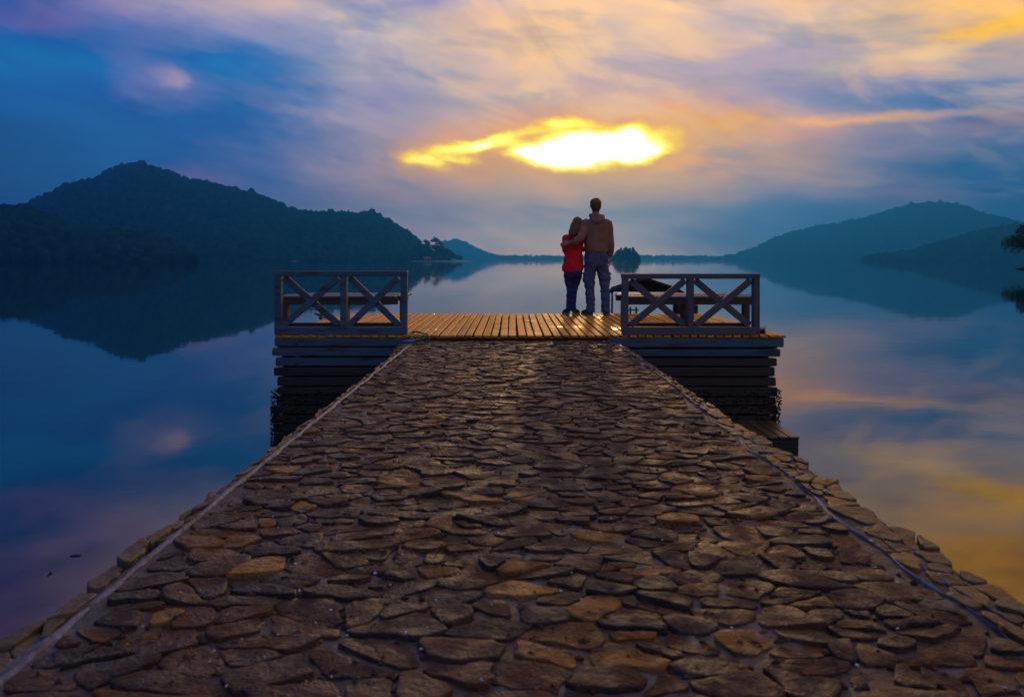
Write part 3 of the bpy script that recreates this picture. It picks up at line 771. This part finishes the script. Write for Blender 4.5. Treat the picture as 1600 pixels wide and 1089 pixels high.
# ---- low landing step on the right
st = empty('landing_step', (0, 0, 0), 0, 'low dark wooden landing step fixed beside the right crib', 'landing step')
mb = MB(); zs = H - (682 - HY) / F * 6.82; x0s, x1s = 2.0, XF(1249, 6.82)
for i in range(8):
    xx = x1s - .05 - i * .105
    mb.bbox((xx, 7.16, zs - .012), (.095, .70, .024), bev=.004, t=rnd.random(), wob=.002)
mb.build('step_boards', material('dark_boards', tintramp=[(0, (.07, .045, .028)), (1, (.12, .075, .045))], rough=.35, bumps=((5, 5, .6, .005, (10, 1, 1)),)), st)
MB().bbox(((x0s + x1s) / 2, 6.86, zs - .16), (x1s - x0s, .05, .26), bev=.006, wob=.004).build('front_board', M_wet, st)
MB().bbox((x1s - .035, 7.2, zs - .14), (.05, .62, .22), bev=.006, wob=.004).build('side_board', M_wet, st)
for xx in (x1s - .1, x0s + .2):
    MB().bbox((xx, 6.93, .05), (.09, .09, 1.1 * zs), bev=.008, wob=.004, t=.5).build('leg', M_wet, st)

# ---- cross-braced railings
def railing(px0, pxm, px1, top, m, lab, yo=0):
    Y = YF + .045 + yo; r = empty('railing', (0, 0, 0), 0, lab, 'railing', 'cross-braced railings on the dock')
    x0, xm, x1 = XF(px0, Y), XF(pxm, Y), XF(px1, Y); zt = H - (top - HY) / F * Y; zb = H - (523 - HY) / F * Y
    pw = .078
    def q(mb, name): return mb.build(name, m, r)
    q(MB().bbox(((x0 + x1) / 2, Y, zt - .03), (x1 - x0, .085, .058), bev=.005, t=.3, wob=.003), 'top_rail')
    q(MB().bbox(((x0 + x1) / 2, Y - .005, zb + .045), (x1 - x0 - .004, .075, .088), bev=.006, t=.6, wob=.003), 'bottom_rail')
    for xx in (x0 + pw / 2, xm, x1 - pw / 2):
        q(MB().bbox((xx, Y, (zt + zb) / 2 - .006), (pw - .008, .08, zt - zb - .075), bev=.005, t=rnd.random(), wob=.003), 'post')
    for a, c in ((x0 + pw, xm - pw / 2), (xm + pw / 2, x1 - pw)):
        zl, zh = zb + .105, zt - .075
        q(MB().bar((a + .02, Y - .012, zl), (c - .02, Y - .012, zh), .036, .072, .004, rnd.random(), (0, 0, 1), .002), 'brace')
        q(MB().bar((a + .02, Y + .022, zh), (c - .02, Y + .022, zl), .032, .072, .004, rnd.random(), (0, 0, 1), .002), 'brace')
    for xx in (x0 + pw / 2, xm, x1 - pw / 2):
        for zz in (zt - .032, zb + .045):
            q(MB().ball((xx + .008, Y - .046, zz), (.009, .007, .009), 2, .1), 'bolt')
    return r
railing(430, 537.5, 637, 423.5, M_blue, 'blue grey cross-braced railing on the left side of the dock')
railing(971, 1078, 1186, 427.5, M_brown, 'brownish cross-braced railing on the right side, nearer the couple')

# ---- slatted benches
M_seat = material('bench_slats', tintramp=[(0, (.05, .085, .14)), (.5, (.085, .13, .19)), (1, (.13, .12, .12))], rough=.55, bumps=((8, 5, .6, .005, (.5, 6, 1)),))
M_leg = material('bench_frame', tintramp=[(0, (.085, .055, .045)), (1, (.13, .085, .06))], rough=.6, bumps=((9, 5, .6, .005, (1, 1, 1)),))
def bench(x0, x1, legs, lab):
    r = empty('bench', (0, 0, 0), 0, lab, 'bench', 'slatted benches behind the railings')
    zt = 1.675; y0, y1 = 7.95, 8.82; n = 7; d = (y1 - y0) / n
    for i in range(n):
        MB().bbox(((x0 + x1) / 2 + rnd.uniform(-.03, .03), y0 + d * (i + .5), zt - .014 + rnd.uniform(-.004, .004)), (x1 - x0 - rnd.uniform(0, .08), d - .016, .028), bev=.004, t=rnd.random(), wob=.003).build('slat', M_seat, r)
    for y in (y0 + .04, y1 - .05):
        MB().bbox(((x0 + x1) / 2, y, zt - .064), (x1 - x0 - .07, .045, .07), bev=.004, t=rnd.random(), wob=.002).build('apron', M_leg, r)
    for xx in legs:
        for y in (8.3,):
            MB().bbox((xx, y + (.0), (zt - .03 + ZD) / 2), (.068, .11, zt - .03 - ZD - .01), bev=.004, t=rnd.random(), wob=.002).build('leg', M_leg, r)
    MB().bbox(((legs[0] + legs[-1]) / 2, 8.3 + .09, ZD + .035), (legs[-1] - legs[0], .045, .055), bev=.004, t=.2, wob=.002).build('stretcher', M_leg, r)
bench(XF(429, 7.95), XF(643, 8.82), (XF(447, 8.3), XF(541, 8.3), XF(630, 8.3)), 'worn slatted wooden bench behind the left railing')
bench(XF(957, 8.82), XF(1188, 7.95), (XF(975, 8.3), XF(1068, 8.3), XF(1165, 8.3)), 'worn slatted wooden bench behind the right railing, in front of the boat')

# ---- moored boat with a ridged canopy
bt = empty('canopy_boat', (2.42, 12.5, 0), R(-10), 'small boat with a dark ridged canopy moored behind the right bench', 'boat')
M_hull = material('boat_hull', (.035, .045, .075), .35); M_can = material('boat_canopy', (.030, .018, .018), 1.0, spec=.0, bumps=((5, 3, .4, .02, (1, 1, 1)),))
M_bp = material('blue_paint', (.02, .05, .20), .8, spec=.2)
vs = []; fs = []; n = 18
for i in range(n + 1):
    t = i / n; y = -1.7 + 3.9 * t; wd = .68 * (1 - max(0, (t - .45) / .55) ** 2.2) * (.9 + .1 * min(1, t * 4)); sh = .62 + .22 * t * t
    wd = max(wd, .02)
    for a, z in ((-1, sh), (-.96, sh - .16), (-.72, -.02), (0, -.14), (.72, -.02), (.96, sh - .16), (1, sh), (.93, sh), (.66, .14), (0, .10), (-.66, .14), (-.93, sh)):
        vs.append((a * wd, y, z))
K = 12
for i in range(n):
    for k in range(K): fs.append((i * K + k, i * K + (k + 1) % K, (i + 1) * K + (k + 1) % K, (i + 1) * K + k))
fs += [tuple(range(6, 12)) + (0,) + tuple(range(1, 7))[::1][:0], tuple(range(K))[::-1]]
fs = fs[:-2] + [tuple(range(K))[::-1], tuple(n * K + k for k in range(K))]
mesh('hull', vs, fs, M_hull, bt, True)
def canopy():
    mb = MB(); w = .60; ze, za = 1.585, 1.785
    for y0, y1 in ((-1.62, .3),):
        o = [(-w, ze), (0, za), (w, ze), (w, ze - .035), (0, za - .035), (-w, ze - .035)]
        v = [(x, y0, z) for x, z in o] + [(x, y1, z) for x, z in o]
        f = [(0, 1, 7, 6), (1, 2, 8, 7), (2, 3, 9, 8), (3, 4, 10, 9), (4, 5, 11, 10), (5, 0, 6, 11), (0, 5, 4, 1), (1, 4, 3, 2), (6, 7, 10, 11), (7, 8, 9, 10)]
        mb.add(v, f)
    mb.add([(-w + .1, y0 + .02, ze), (0, y0 + .02, za - .036), (w - .1, y0 + .02, ze), (-w + .1, y0 + .04, ze), (0, y0 + .04, za - .036), (w - .1, y0 + .04, ze)], [(0, 1, 2), (3, 5, 4), (0, 2, 5, 3)])
    return mb
canopy().build('canopy', M_can, bt)
MB().bar((-.62, -1.65, 1.575), (-.30, -1.65, 1.685), .03, .055).build('canopy_edge', M_bp, bt)
for sx in (-1, 1):
    for yy in (-1.6, .25):
        MB().tube([(sx * .60, yy, .6), (sx * .585, yy, 1.585)], .018, 8).build('canopy_post', M_bp, bt)
MB().bbox((.62, -1.45, 1.25), (.38, .34, .36), bev=.06).build('motor_cover', material('motor_black', (.012, .014, .02), .4), bt)
MB().bbox((.62, -1.5, .6), (.16, .14, .8), bev=.03).build('motor_leg', M_hull, bt)
for yy in (-.7, .2): MB().bbox((0, yy, .5), (1.2, .26, .04), bev=.008).build('seat', M_leg, bt)

# ---- boarding ladder over the far edge
ld = empty('boarding_ladder', (0, 0, 0), 0, 'top of a small dark ladder sticking up over the far edge of the dock', 'ladder')
for px in (985, 994):
    MB().tube([(XF(px, YB + .06), YB + .06, .1), (XF(px, YB + .06), YB + .06, 1.365)], .014, 8).build('rail', M_wet, ld)
for z in (.3, .6, .9, 1.14, 1.315):
    MB().tube([(XF(982, YB + .06), YB + .062, z), (XF(998, YB + .06), YB + .062, z)], .010, 8).build('rung', M_wet, ld)
# ---- mooring post at the left edge with rope round it
mp = empty('mooring_cleat', P(501, 499, ZD), .2, 'small dark cleat with a yellow rope at the left edge of the dock', 'cleat')
MB().tube([(0, 0, 0), (0, 0, .06)], [.025, .02], 10).build('stem', M_wet, mp)
MB().tube([(-.09, 0, .085), (-.04, 0, .068), (0, 0, .065), (.04, 0, .068), (.09, 0, .085)], [.010, .015, .018, .015, .010], 8).build('horn', M_wet, mp)
M_yrope = material('yellow_rope', (.45, .30, .05), .7, bumps=((90, 2, .8, .004, (1, 1, 1)),)); M_grope = material('green_rope', (.02, .16, .07), .6, bumps=((90, 2, .8, .004, (1, 1, 1)),))
MB().tube([(.055 * math.cos(a) * (1 + .1 * math.sin(a * 3)) + .03, .05 * math.sin(a), .012 + .004 * a) for a in [i * .4 for i in range(40)]], .007, 6).build('rope', M_yrope, mp)
# green ropes
def rope(pts, rad, m, name, lab):
    # smooth through the points
    q = []
    P_ = [Vector(p) for p in pts]
    for i in range(len(P_) - 1):
        a, b0, c, d = P_[max(i - 1, 0)], P_[i], P_[i + 1], P_[min(i + 2, len(P_) - 1)]
        for k in range(8):
            t = k / 8; q.append(.5 * ((2 * b0) + (c - a) * t + (2 * a - 5 * b0 + 4 * c - d) * t * t + (3 * b0 - a - 3 * c + d) * t ** 3))
    q.append(P_[-1])
    tag(MB().tube(q, rad, 7).build(name, m, None, True), lab, 'rope')
zr = ZD + .012
rope([(XF(639), YF + .3, zr), (XF(648), YF + .18, zr + .006), (XF(660), YF + .08, zr), (XF(668), YF - .01, zr - .002), (XF(664), YF - .05, zr - .04), (XF(652), YF - .12, 1.225), (XF(645), YF - .16, 1.222),
      (XF(655), YF - .07, 1.235), (XF(662), YF - .03, zr), (XF(650), YF + .12, zr + .016), (XF(640), YF + .1, zr), (XF(641), YF - .03, zr - .01), (XF(648), YF - .14, 1.224), (XF(640), YF - .2, 1.222)], .009, M_grope, 'mooring_rope',
     'tangled green rope lying where the left railing meets the path')
rope([(-1.06, 7.42, 1.225), (-1.11, 7.36, 1.228), (-1.17, 7.33, 1.22), (-1.12, 7.30, 1.225), (-1.06, 7.33, 1.225), (-1.08, 7.38, 1.232), (-1.15, 7.40, 1.225)], .012, material('blue_rope', (.03, .16, .42), .6), 'rope_end',
     'short loop of blue rope on the left corner of the path')
rope([P(447, 510, ZD + .01), P(452, 508.5, ZD + .015), P(458, 510, ZD + .01), P(463, 509, ZD + .01), P(456, 507.5, ZD + .01)], .011, M_grope, 'rope_scrap', 'scrap of green rope under the left bench')
# dead weed at the right railing foot
vs = []; fs = []
for i in range(60):
    a = rnd.random() * 6.28; l = rnd.uniform(.03, .11); c = Vector((XF(1190, 7.75) + rnd.gauss(0, .02), 7.75 + rnd.gauss(0, .02), ZD)); e = c + Vector((math.cos(a) * l * .5, math.sin(a) * l * .5, l))
    s_ = Vector((-math.sin(a), math.cos(a), 0)) * .005; k = len(vs); vs += [c - s_, c + s_, e]; fs.append((k, k + 1, k + 2))
tag(mesh('weed_tuft', vs, fs, M_weed), 'dark tuft of weed at the foot of the right railing', 'weed')
# twigs on the water at the left
for (px, py, L, a) in ((118, 868, .07, .2), (77, 896, .06, 1.9)):
    p = P(px, py, 0.002); mb = MB(); d = Vector((math.cos(a), math.sin(a), 0)) * L / 2
    mb.tube([p - d, p + Vector((0, .006, .002)), p + d], [.004, .006, .003], 6); mb.tube([p, p + Vector((d.y, -d.x, .004)) * .6], [.004, .002], 5)
    tag(mb.build('twig', M_wet), 'dark twig floating on the lake, ' + ('farther' if py < 880 else 'nearer') + ' of two left of the path', 'twig', 'twigs floating left of the path')
# ------------------------------------------------------------------ the couple
M_skin = material('skin', (.42, .24, .17), .5); 
M_hood = material('brown_hoodie', (.29, .15, .095), .85, tone=((7, (1, 1, .6), (.21, .11, .075), .5, .5, .65),), bumps=((260, 2, .4, .002, (1, 1, 1)),))
M_trs = material('grey_cargo_cloth', (.085, .11, .22), .85, tone=((6, (1, 1, .5), (.05, .10, .20), .6, .48, .64),), bumps=((220, 2, .4, .002, (1, 1, 1)),))
M_red = material('red_sweater', (.80, .010, .016), .8, bumps=((200, 2, .4, .003, (1, 1, .5)),))
M_jean = material('navy_jeans', (.016, .030, .15), .8, bumps=((260, 2, .4, .002, (1, 1, 1)),))
M_hairm = material('short_brown_hair', (.16, .060, .010), .55, bumps=((60, 4, .9, .010, (1, 1, .25)),))
M_hairw = material('long_brown_hair', (.15, .065, .008), .5, bumps=((50, 4, .9, .012, (1.6, 1.6, .12)),))
M_shoe = material('dark_shoe', (.020, .022, .045), .6); M_sole = material('pale_sole', (.30, .26, .10), .6); M_soleb = material('grey_sole', (.10, .12, .17), .6)
M_eye = material('eye', (.02, .015, .012), .25)

def hand(mb, wrist, d, palm_n, L=.185, curl=.5, side=1):
    """palm and five separate fingers; d = pointing direction, palm_n = out of the palm"""
    d = Vector(d).normalized(); n = Vector(palm_n); n = (n - d * n.dot(d)).normalized(); s = d.cross(n) * side
    w = Vector(wrist); pl = L * .52
    rot = Matrix((s, n, d)).transposed()
    mb.rings([(w - d * .02, .025, .019, rot), (w + d * .015, .028, .018, rot), (w + d * pl * .5, .038, .015, rot), (w + d * pl * .95, .040, .013, rot), (w + d * (pl + .004), .034, .008, rot)], 14)
    for i, (off, ln) in enumerate(((-.030, .068), (-.010, .078), (.011, .072), (.030, .056))):
        p = w + d * (pl * .92) + s * off; pts = [p - d * .012]; a = 0; q = p
        for k, fr in enumerate((.45, .32, .25)):
            a += curl * (.55 + .25 * k) ; dd = d * math.cos(a) + n * math.sin(a); pts.append(q); q = q + dd * ln * fr
        pts.append(q); mb.tube(pts, [.0085, .0088, .0082, .0075, .0058], 8)
    p = w + d * .018 - s * .026; t1 = p + (d * .5 - s * .75 + n * .25).normalized() * .034; t2 = t1 + (d * .85 - s * .25 + n * .35).normalized() * .028; t3 = t2 + (d * .9 + n * .35).normalized() * .02
    mb.tube([p + d * .002 + s * .012, p, t1, t2, t3], [.011, .012, .0105, .009, .0065], 8)

def head(mb, c, s, rot):
    """skull, face, nose, ears, jaw around centre c (front is +y)"""
    c = Vector(c)
    def pt(x, y, z): return c + rot @ (Vector((x, y, z)) * s)
    def el(x, y, z, r): 
        m2 = MB(); m2.ball((0, 0, 0), r, 3); mb.add([c + rot @ ((Vector((x, y, z)) + v) * s) for v in m2.v], m2.f)
    el(0, -.012, .030, (.077, .096, .088)); el(0, .018, -.035, (.063, .072, .078)); el(0, .040, -.085, (.040, .042, .030))
    mb.tube([pt(0, .088, .012), pt(0, .100, -.012), pt(0, .108, -.030), pt(0, .092, -.040)], [.008 * s, .010 * s, .014 * s, .010 * s], 8)
    for sx in (-1, 1):
        el(sx * .079, -.004, -.012, (.009, .018, .030)); el(sx * .040, .062, -.028, (.022, .018, .018)); el(sx * .032, .078, .026, (.022, .010, .007))
    mb.tube([pt(-.024, .080, -.060), pt(0, .090, -.058), pt(.024, .080, -.060)], [.005 * s, .009 * s, .005 * s], 8)
def eyes(c, s, rot, parent):
    for sx in (-1, 1):
        m2 = MB(); m2.ball((0, 0, 0), .011, 2)
        mm = MB(); mm.add([Vector(c) + rot @ ((Vector((sx * .031, .077, .008)) + v) * s) for v in m2.v], m2.f); mm.build('eye', M_eye, parent, True)
def shoe(x, y, yaw, L, w, parent, m, ms, h=.10):
    rot = Matrix.Rotation(yaw, 3, 'Z'); o = Vector((x, y, 0))
    def rr(z, sc_, fwd): 
        vs = []
        n = 22
        for k in range(n):
            a = 2 * math.pi * k / n; yy = math.sin(a); xx = math.cos(a)
            vs.append(o + rot @ Vector((xx * w * sc_ * (1 if yy > 0 else .82) * (1 - .12 * max(0, yy)), yy * L / 2 * sc_ * fwd + L * .28 - (1 - fwd) * L * .32, z)))
        return vs
    def st(levels, name, mat_):
        vs = []; fs = []; n = 22
        for l in levels: vs += rr(*l)
        for i in range(len(levels) - 1):
            for k in range(n): fs.append((i * n + k, i * n + (k + 1) % n, (i + 1) * n + (k + 1) % n, (i + 1) * n + k))
        fs.append(tuple(range(n))[::-1]); fs.append(tuple((len(levels) - 1) * n + k for k in range(n)))
        return mesh(name, vs, fs, mat_, parent, True)
    st([(0.0, .97, 1), (.006, 1.03, 1), (.024, 1.03, 1), (.027, .98, 1)], 'sole', ms)
    st([(.026, .98, 1), (.045, .97, .98), (.062, .88, .90), (.080, .74, .66), (h, .66, .42), (h + .015, .62, .38)], 'shoe', m)

KP = 10.36 / F       # metres per photo pixel at the couple
# ---------------- man
man = empty('person', ((932 - 800) * KP, 10.36, ZD + .001), 0, 'tall man in a brown hoodie and grey cargo trousers with his arm round the woman', 'person', None)
man.scale = (.972, .972, .972)
hr = Matrix.Rotation(R(-4), 3, 'Z'); hc = (-.012, .015, 1.705)
mb = MB(); head(mb, hc, 1.0, hr)
mb.rings([((-.008, -.005, 1.44), .10, .08), ((-.01, 0, 1.53), .060, .062), ((-.012, .008, 1.62), .054, .060), ((-.012, .01, 1.68), .052, .058)], 18)
mb.rings([((0, 0, .90), .155, .11), ((0, 0, 1.05), .155, .105), ((-.002, 0, 1.22), .165, .11), ((-.002, 0, 1.36), .18, .11), ((0, -.005, 1.44), .15, .09), ((0, -.005, 1.49), .08, .07)], 24)
aL = [(-.17, -.01, 1.42), (-.205, -.05, 1.33), (-.26, -.165, 1.195), (-.36, -.175, 1.135), (-.462, -.135, 1.108)]
aR = [(.17, 0, 1.42), (.205, -.01, 1.30), (.222, -.02, 1.14), (.222, .01, 1.0), (.222, .04, .895)]
mb.tube(aL, [.055, .048, .040, .036, .026], 12); mb.tube(aR, [.055, .048, .040, .036, .026], 12)
hand(mb, aL[-1], (-.72, .55, -.20), (.45, .8, 0), curl=.42, side=1)
hand(mb, aR[-1], (0, .12, -1), (-1, .1, 0), curl=.35, side=1)
for pts, rr in (([(-.085, 0, .92), (-.10, 0, .72), (-.105, .0, .50), (-.095, -.01, .32), (-.088, -.01, .08)], None), ([(.085, 0, .92), (.095, 0, .72), (.12, .0, .50), (.135, -.01, .32), (.145, -.01, .08)], None)):
    mb.tube(pts, [.085, .072, .052, .048, .036], 14)
mb.tube([(-.088, -.01, .08), (-.11, .08, .05)], [.038, .028], 10); mb.tube([(.145, -.01, .08), (.15, .08, .05)], [.038, .028], 10)
body = fuse(mb, 'body', M_skin, man, .0065, 3); eyes(hc, 1.0, hr, body)
# hoodie
mb = MB()
mb.rings([((-.004, 0, .978), .172, .128), ((-.004, 0, .992), .184, .138), ((-.004, 0, 1.03), .193, .146), ((-.003, 0, 1.12), .196, .145), ((0, -.002, 1.25), .200, .143), ((0, -.004, 1.36), .208, .142),
          ((0, -.006, 1.43), .190, .128), ((-.002, -.01, 1.485), .135, .105), ((-.006, -.006, 1.53), .085, .085)], 30, e=2.3)
mb.tube([(-.13, -.01, 1.43)] + aL[:4] + [(-.44, -.145, 1.113)], [.082, .080, .072, .064, .056, .040], 16)
mb.tube([(.13, 0, 1.43)] + aR[:4] + [(.224, .035, .915)], [.082, .080, .068, .060, .054, .040], 16)
fuse(mb, 'hoodie', M_hood, man, .0085, 5, .016, 9, 1, (1, 1, .55))
mb = MB()   # hood lying on the shoulders
mb.tube([(-.085, .045, 1.545), (-.095, -.01, 1.545), (-.075, -.065, 1.54), (-.01, -.098, 1.525), (.065, -.085, 1.525), (.10, -.02, 1.53), (.085, .05, 1.535)], [.020, .030, .036, .044, .042, .032, .020], 12)
mb.rings([((.0, -.118, 1.400), .03, .02), ((.004, -.125, 1.43), .085, .036), ((.012, -.12, 1.47), .112, .045), ((.010, -.10, 1.51), .105, .045), ((.006, -.08, 1.545), .085, .035)], 20)
fuse(mb, 'hood', M_hood, man, .0075, 5, .012, 14, 2)
mb = MB(); mb.rings([((-.004, 0, .968), .165, .122), ((-.004, 0, .974), .178, .134), ((-.004, 0, 1.006), .180, .136), ((-.004, 0, 1.012), .165, .122)], 40, e=2.3); mb.build('hem', M_hood, man, True)
# trousers
mb = MB()
mb.rings([((-.004, 0, 1.0), .168, .122), ((-.002, 0, .93), .182, .132), ((0, 0, .86), .188, .138), ((0, 0, .79), .186, .135), ((0, 0, .74), .170, .120)], 30, e=2.4)
for pts in ([(-.090, 0, .80), (-.102, 0, .68), (-.110, 0, .55), (-.108, 0, .42), (-.098, 0, .28), (-.094, 0, .14), (-.093, 0, .035)], [(.092, 0, .80), (.100, 0, .68), (.118, 0, .55), (.128, 0, .42), (.138, 0, .28), (.143, 0, .14), (.147, 0, .035)]):
    s = -1 if pts[0][0] < 0 else 1
    mb.rings([((x, y, z), r, r * 1.06) for (x, y, z), r in list(zip(pts, (.098, .094, .085, .074, .068, .070, .074)))[::-1]], 22)
    mb.bbox((pts[2][0] + s * .078, .0, .585), (.040, .15, .145), None, .016); mb.bbox((pts[2][0] + s * .084, .0, .645), (.046, .16, .035), None, .010)
    mb.bbox((pts[2][0] + s * .076, .0, .560), (.046, .135, .09), None, .02)
fuse(mb, 'trousers', M_trs, man, .0085, 4, .016, 11, 3, (1, 1, 1.5))
for s in (-1, 1):
    MB().bbox((s * .095, -.137, .885), (.105, .006, .115), Matrix.Rotation(R(-6 * s), 3, 'Z') @ Matrix.Rotation(R(3), 3, 'X'), .003).build('back_pocket', M_trs, man)
mb = MB(); mb.ball((-.012, .002, 1.742), (.087, .107, .080), 3)
mb.rings([((-.012, -.030, 1.615), .050, .055), ((-.012, -.030, 1.65), .070, .074), ((-.012, -.022, 1.70), .083, .092), ((-.012, -.016, 1.75), .086, .10)], 20)
fuse(mb, 'hair', M_hairm, man, .007, 3, .012, 30, 4, (1, 1, .5))
shoe(-.100, -.015, R(32), .285, .050, man, M_shoe, M_soleb); shoe(.150, -.015, R(-8), .285, .050, man, M_shoe, M_soleb)

# ---------------- woman
wo = empty('person', ((896 - 800) * KP, 10.40, ZD + .001), 0, 'shorter woman with long brown hair, red sweater and navy jeans leaning on the man', 'person', None)
wo.scale = (.972, .972, .972)
hr = Matrix.Rotation(R(13), 3, 'Y') @ Matrix.Rotation(R(-10), 3, 'Z'); hc = (.062, .01, 1.415)
mb = MB(); head(mb, hc, .92, hr)
mb.rings([((.005, 0, 1.22), .09, .07), ((.015, 0, 1.29), .050, .052), ((.035, .005, 1.35), .046, .050), ((.05, .005, 1.39), .045, .05)], 18)
mb.rings([((-.004, 0, .68), .130, .105), ((-.004, 0, .78), .135, .108), ((0, 0, .92), .108, .088), ((0, 0, 1.05), .118, .092), ((0, 0, 1.17), .125, .09), ((.002, 0, 1.24), .10, .075), ((.008, 0, 1.28), .06, .06)], 24)
bL = [(-.112, 0, 1.20), (-.134, -.005, 1.11), (-.138, -.01, 1.01), (-.10, .09, .97), (-.035, .17, .985)]
bR = [(.118, 0, 1.22), (.132, .03, 1.13), (.125, .07, 1.02), (.09, .14, .98), (.045, .19, .985)]
for q in (bL, bR): mb.tube(q, [.042, .038, .032, .029, .021], 12)
hand(mb, bL[-1], (.9, .35, -.05), (0, -1, 0), L=.165, curl=.4, side=1); hand(mb, bR[-1], (-.9, .2, -.2), (0, -1, 0), L=.165, curl=.4, side=-1)
jl = [(-.070, .0, .70), (-.072, .0, .56), (-.052, .01, .42), (-.056, .01, .30), (-.068, .0, .16), (-.068, 0, .06)]
jr = [(.066, .0, .70), (.060, .0, .56), (.020, .0, .42), (.006, .0, .30), (-.002, -.01, .16), (.004, -.01, .06)]
mb.tube(jl, [.072, .060, .042, .038, .030, .028], 12); mb.tube(jr, [.072, .060, .042, .038, .030, .028], 12)
mb.tube([jl[-1], (-.085, .08, .04)], [.03, .022], 10); mb.tube([jr[-1], (.02, .07, .04)], [.03, .022], 10)
body = fuse(mb, 'body', M_skin, wo, .006, 3); eyes(hc, .92, hr, body)
mb = MB()
mb.rings([((-.006, 0, .672), .142, .125), ((-.005, 0, .69), .158, .136), ((-.003, 0, .76), .166, .142), ((-.002, 0, .86), .152, .130), ((0, 0, .96), .140, .118), ((.002, 0, 1.07), .145, .118), ((.002, 0, 1.17), .148, .112), ((.004, 0, 1.23), .120, .095), ((.010, 0, 1.275), .070, .07)], 28, e=2.2)
mb.tube([(-.08, 0, 1.205)] + bL[:4] + [(-.055, .150, .98)], [.060, .058, .053, .050, .042, .032], 14)
mb.tube([(.09, 0, 1.225)] + bR[:4] + [(.06, .175, .985)], [.060, .058, .053, .050, .042, .032], 14)
fuse(mb, 'sweater', M_red, wo, .0075, 4, .020, 9, 6, (1, 1, .8))
mb = MB()
mb.rings([((-.005, 0, .72), .138, .12), ((-.004, 0, .64), .148, .125), ((-.004, 0, .58), .138, .112)], 26, e=2.3)
for q in (jl, jr): mb.rings([(p, r, r * 1.08) for p, r in list(zip(q, (.080, .072, .056, .050, .044, .044)))[::-1]], 20)
fuse(mb, 'jeans', M_jean, wo, .007, 4, .012, 13, 7, (1, 1, 1.6))
mb = MB()
def hp(x, y, z): return Vector(hc) + hr @ (Vector((x, y, z)) * .92)
m2 = MB(); m2.ball((0, -.010, .035), (.086, .106, .090), 3); mb.add([Vector(hc) + hr @ (v * .92) for v in m2.v], m2.f)
mb.rings([((-.020, -.125, 1.205), .030, .014), ((-.016, -.122, 1.235), .062, .030), ((.0, -.105, 1.28), .082, .045), ((.022, -.075, 1.34), .090, .066), ((.046, -.030, 1.40), .092, .088), ((.062, -.01, 1.45), .084, .095)], 22)
for i in range(16):     # separate locks
    a = -1 + 2 * i / 15; x = a * .080
    mb.tube([hp(x * 1.0, -.045 - .045 * (1 - a * a), .02), (.036 + x * .98, -.065 - .04 * (1 - a * a), 1.33), (.004 + x * .8, -.105 - .025 * (1 - a * a), 1.25), (-.018 + x * .55, -.125 - .012 * (1 - a * a), 1.195 - .012 * math.sin(i * 2.3))], [.012, .015, .012, .005], 7)
fuse(mb, 'hair', M_hairw, wo, .006, 2, .008, 34, 8, (1, 1, .2))
shoe(-.085, -.012, R(22), .235, .043, wo, M_shoe, M_sole, .085); shoe(.015, -.025, R(-30), .235, .043, wo, M_shoe, M_sole, .085)
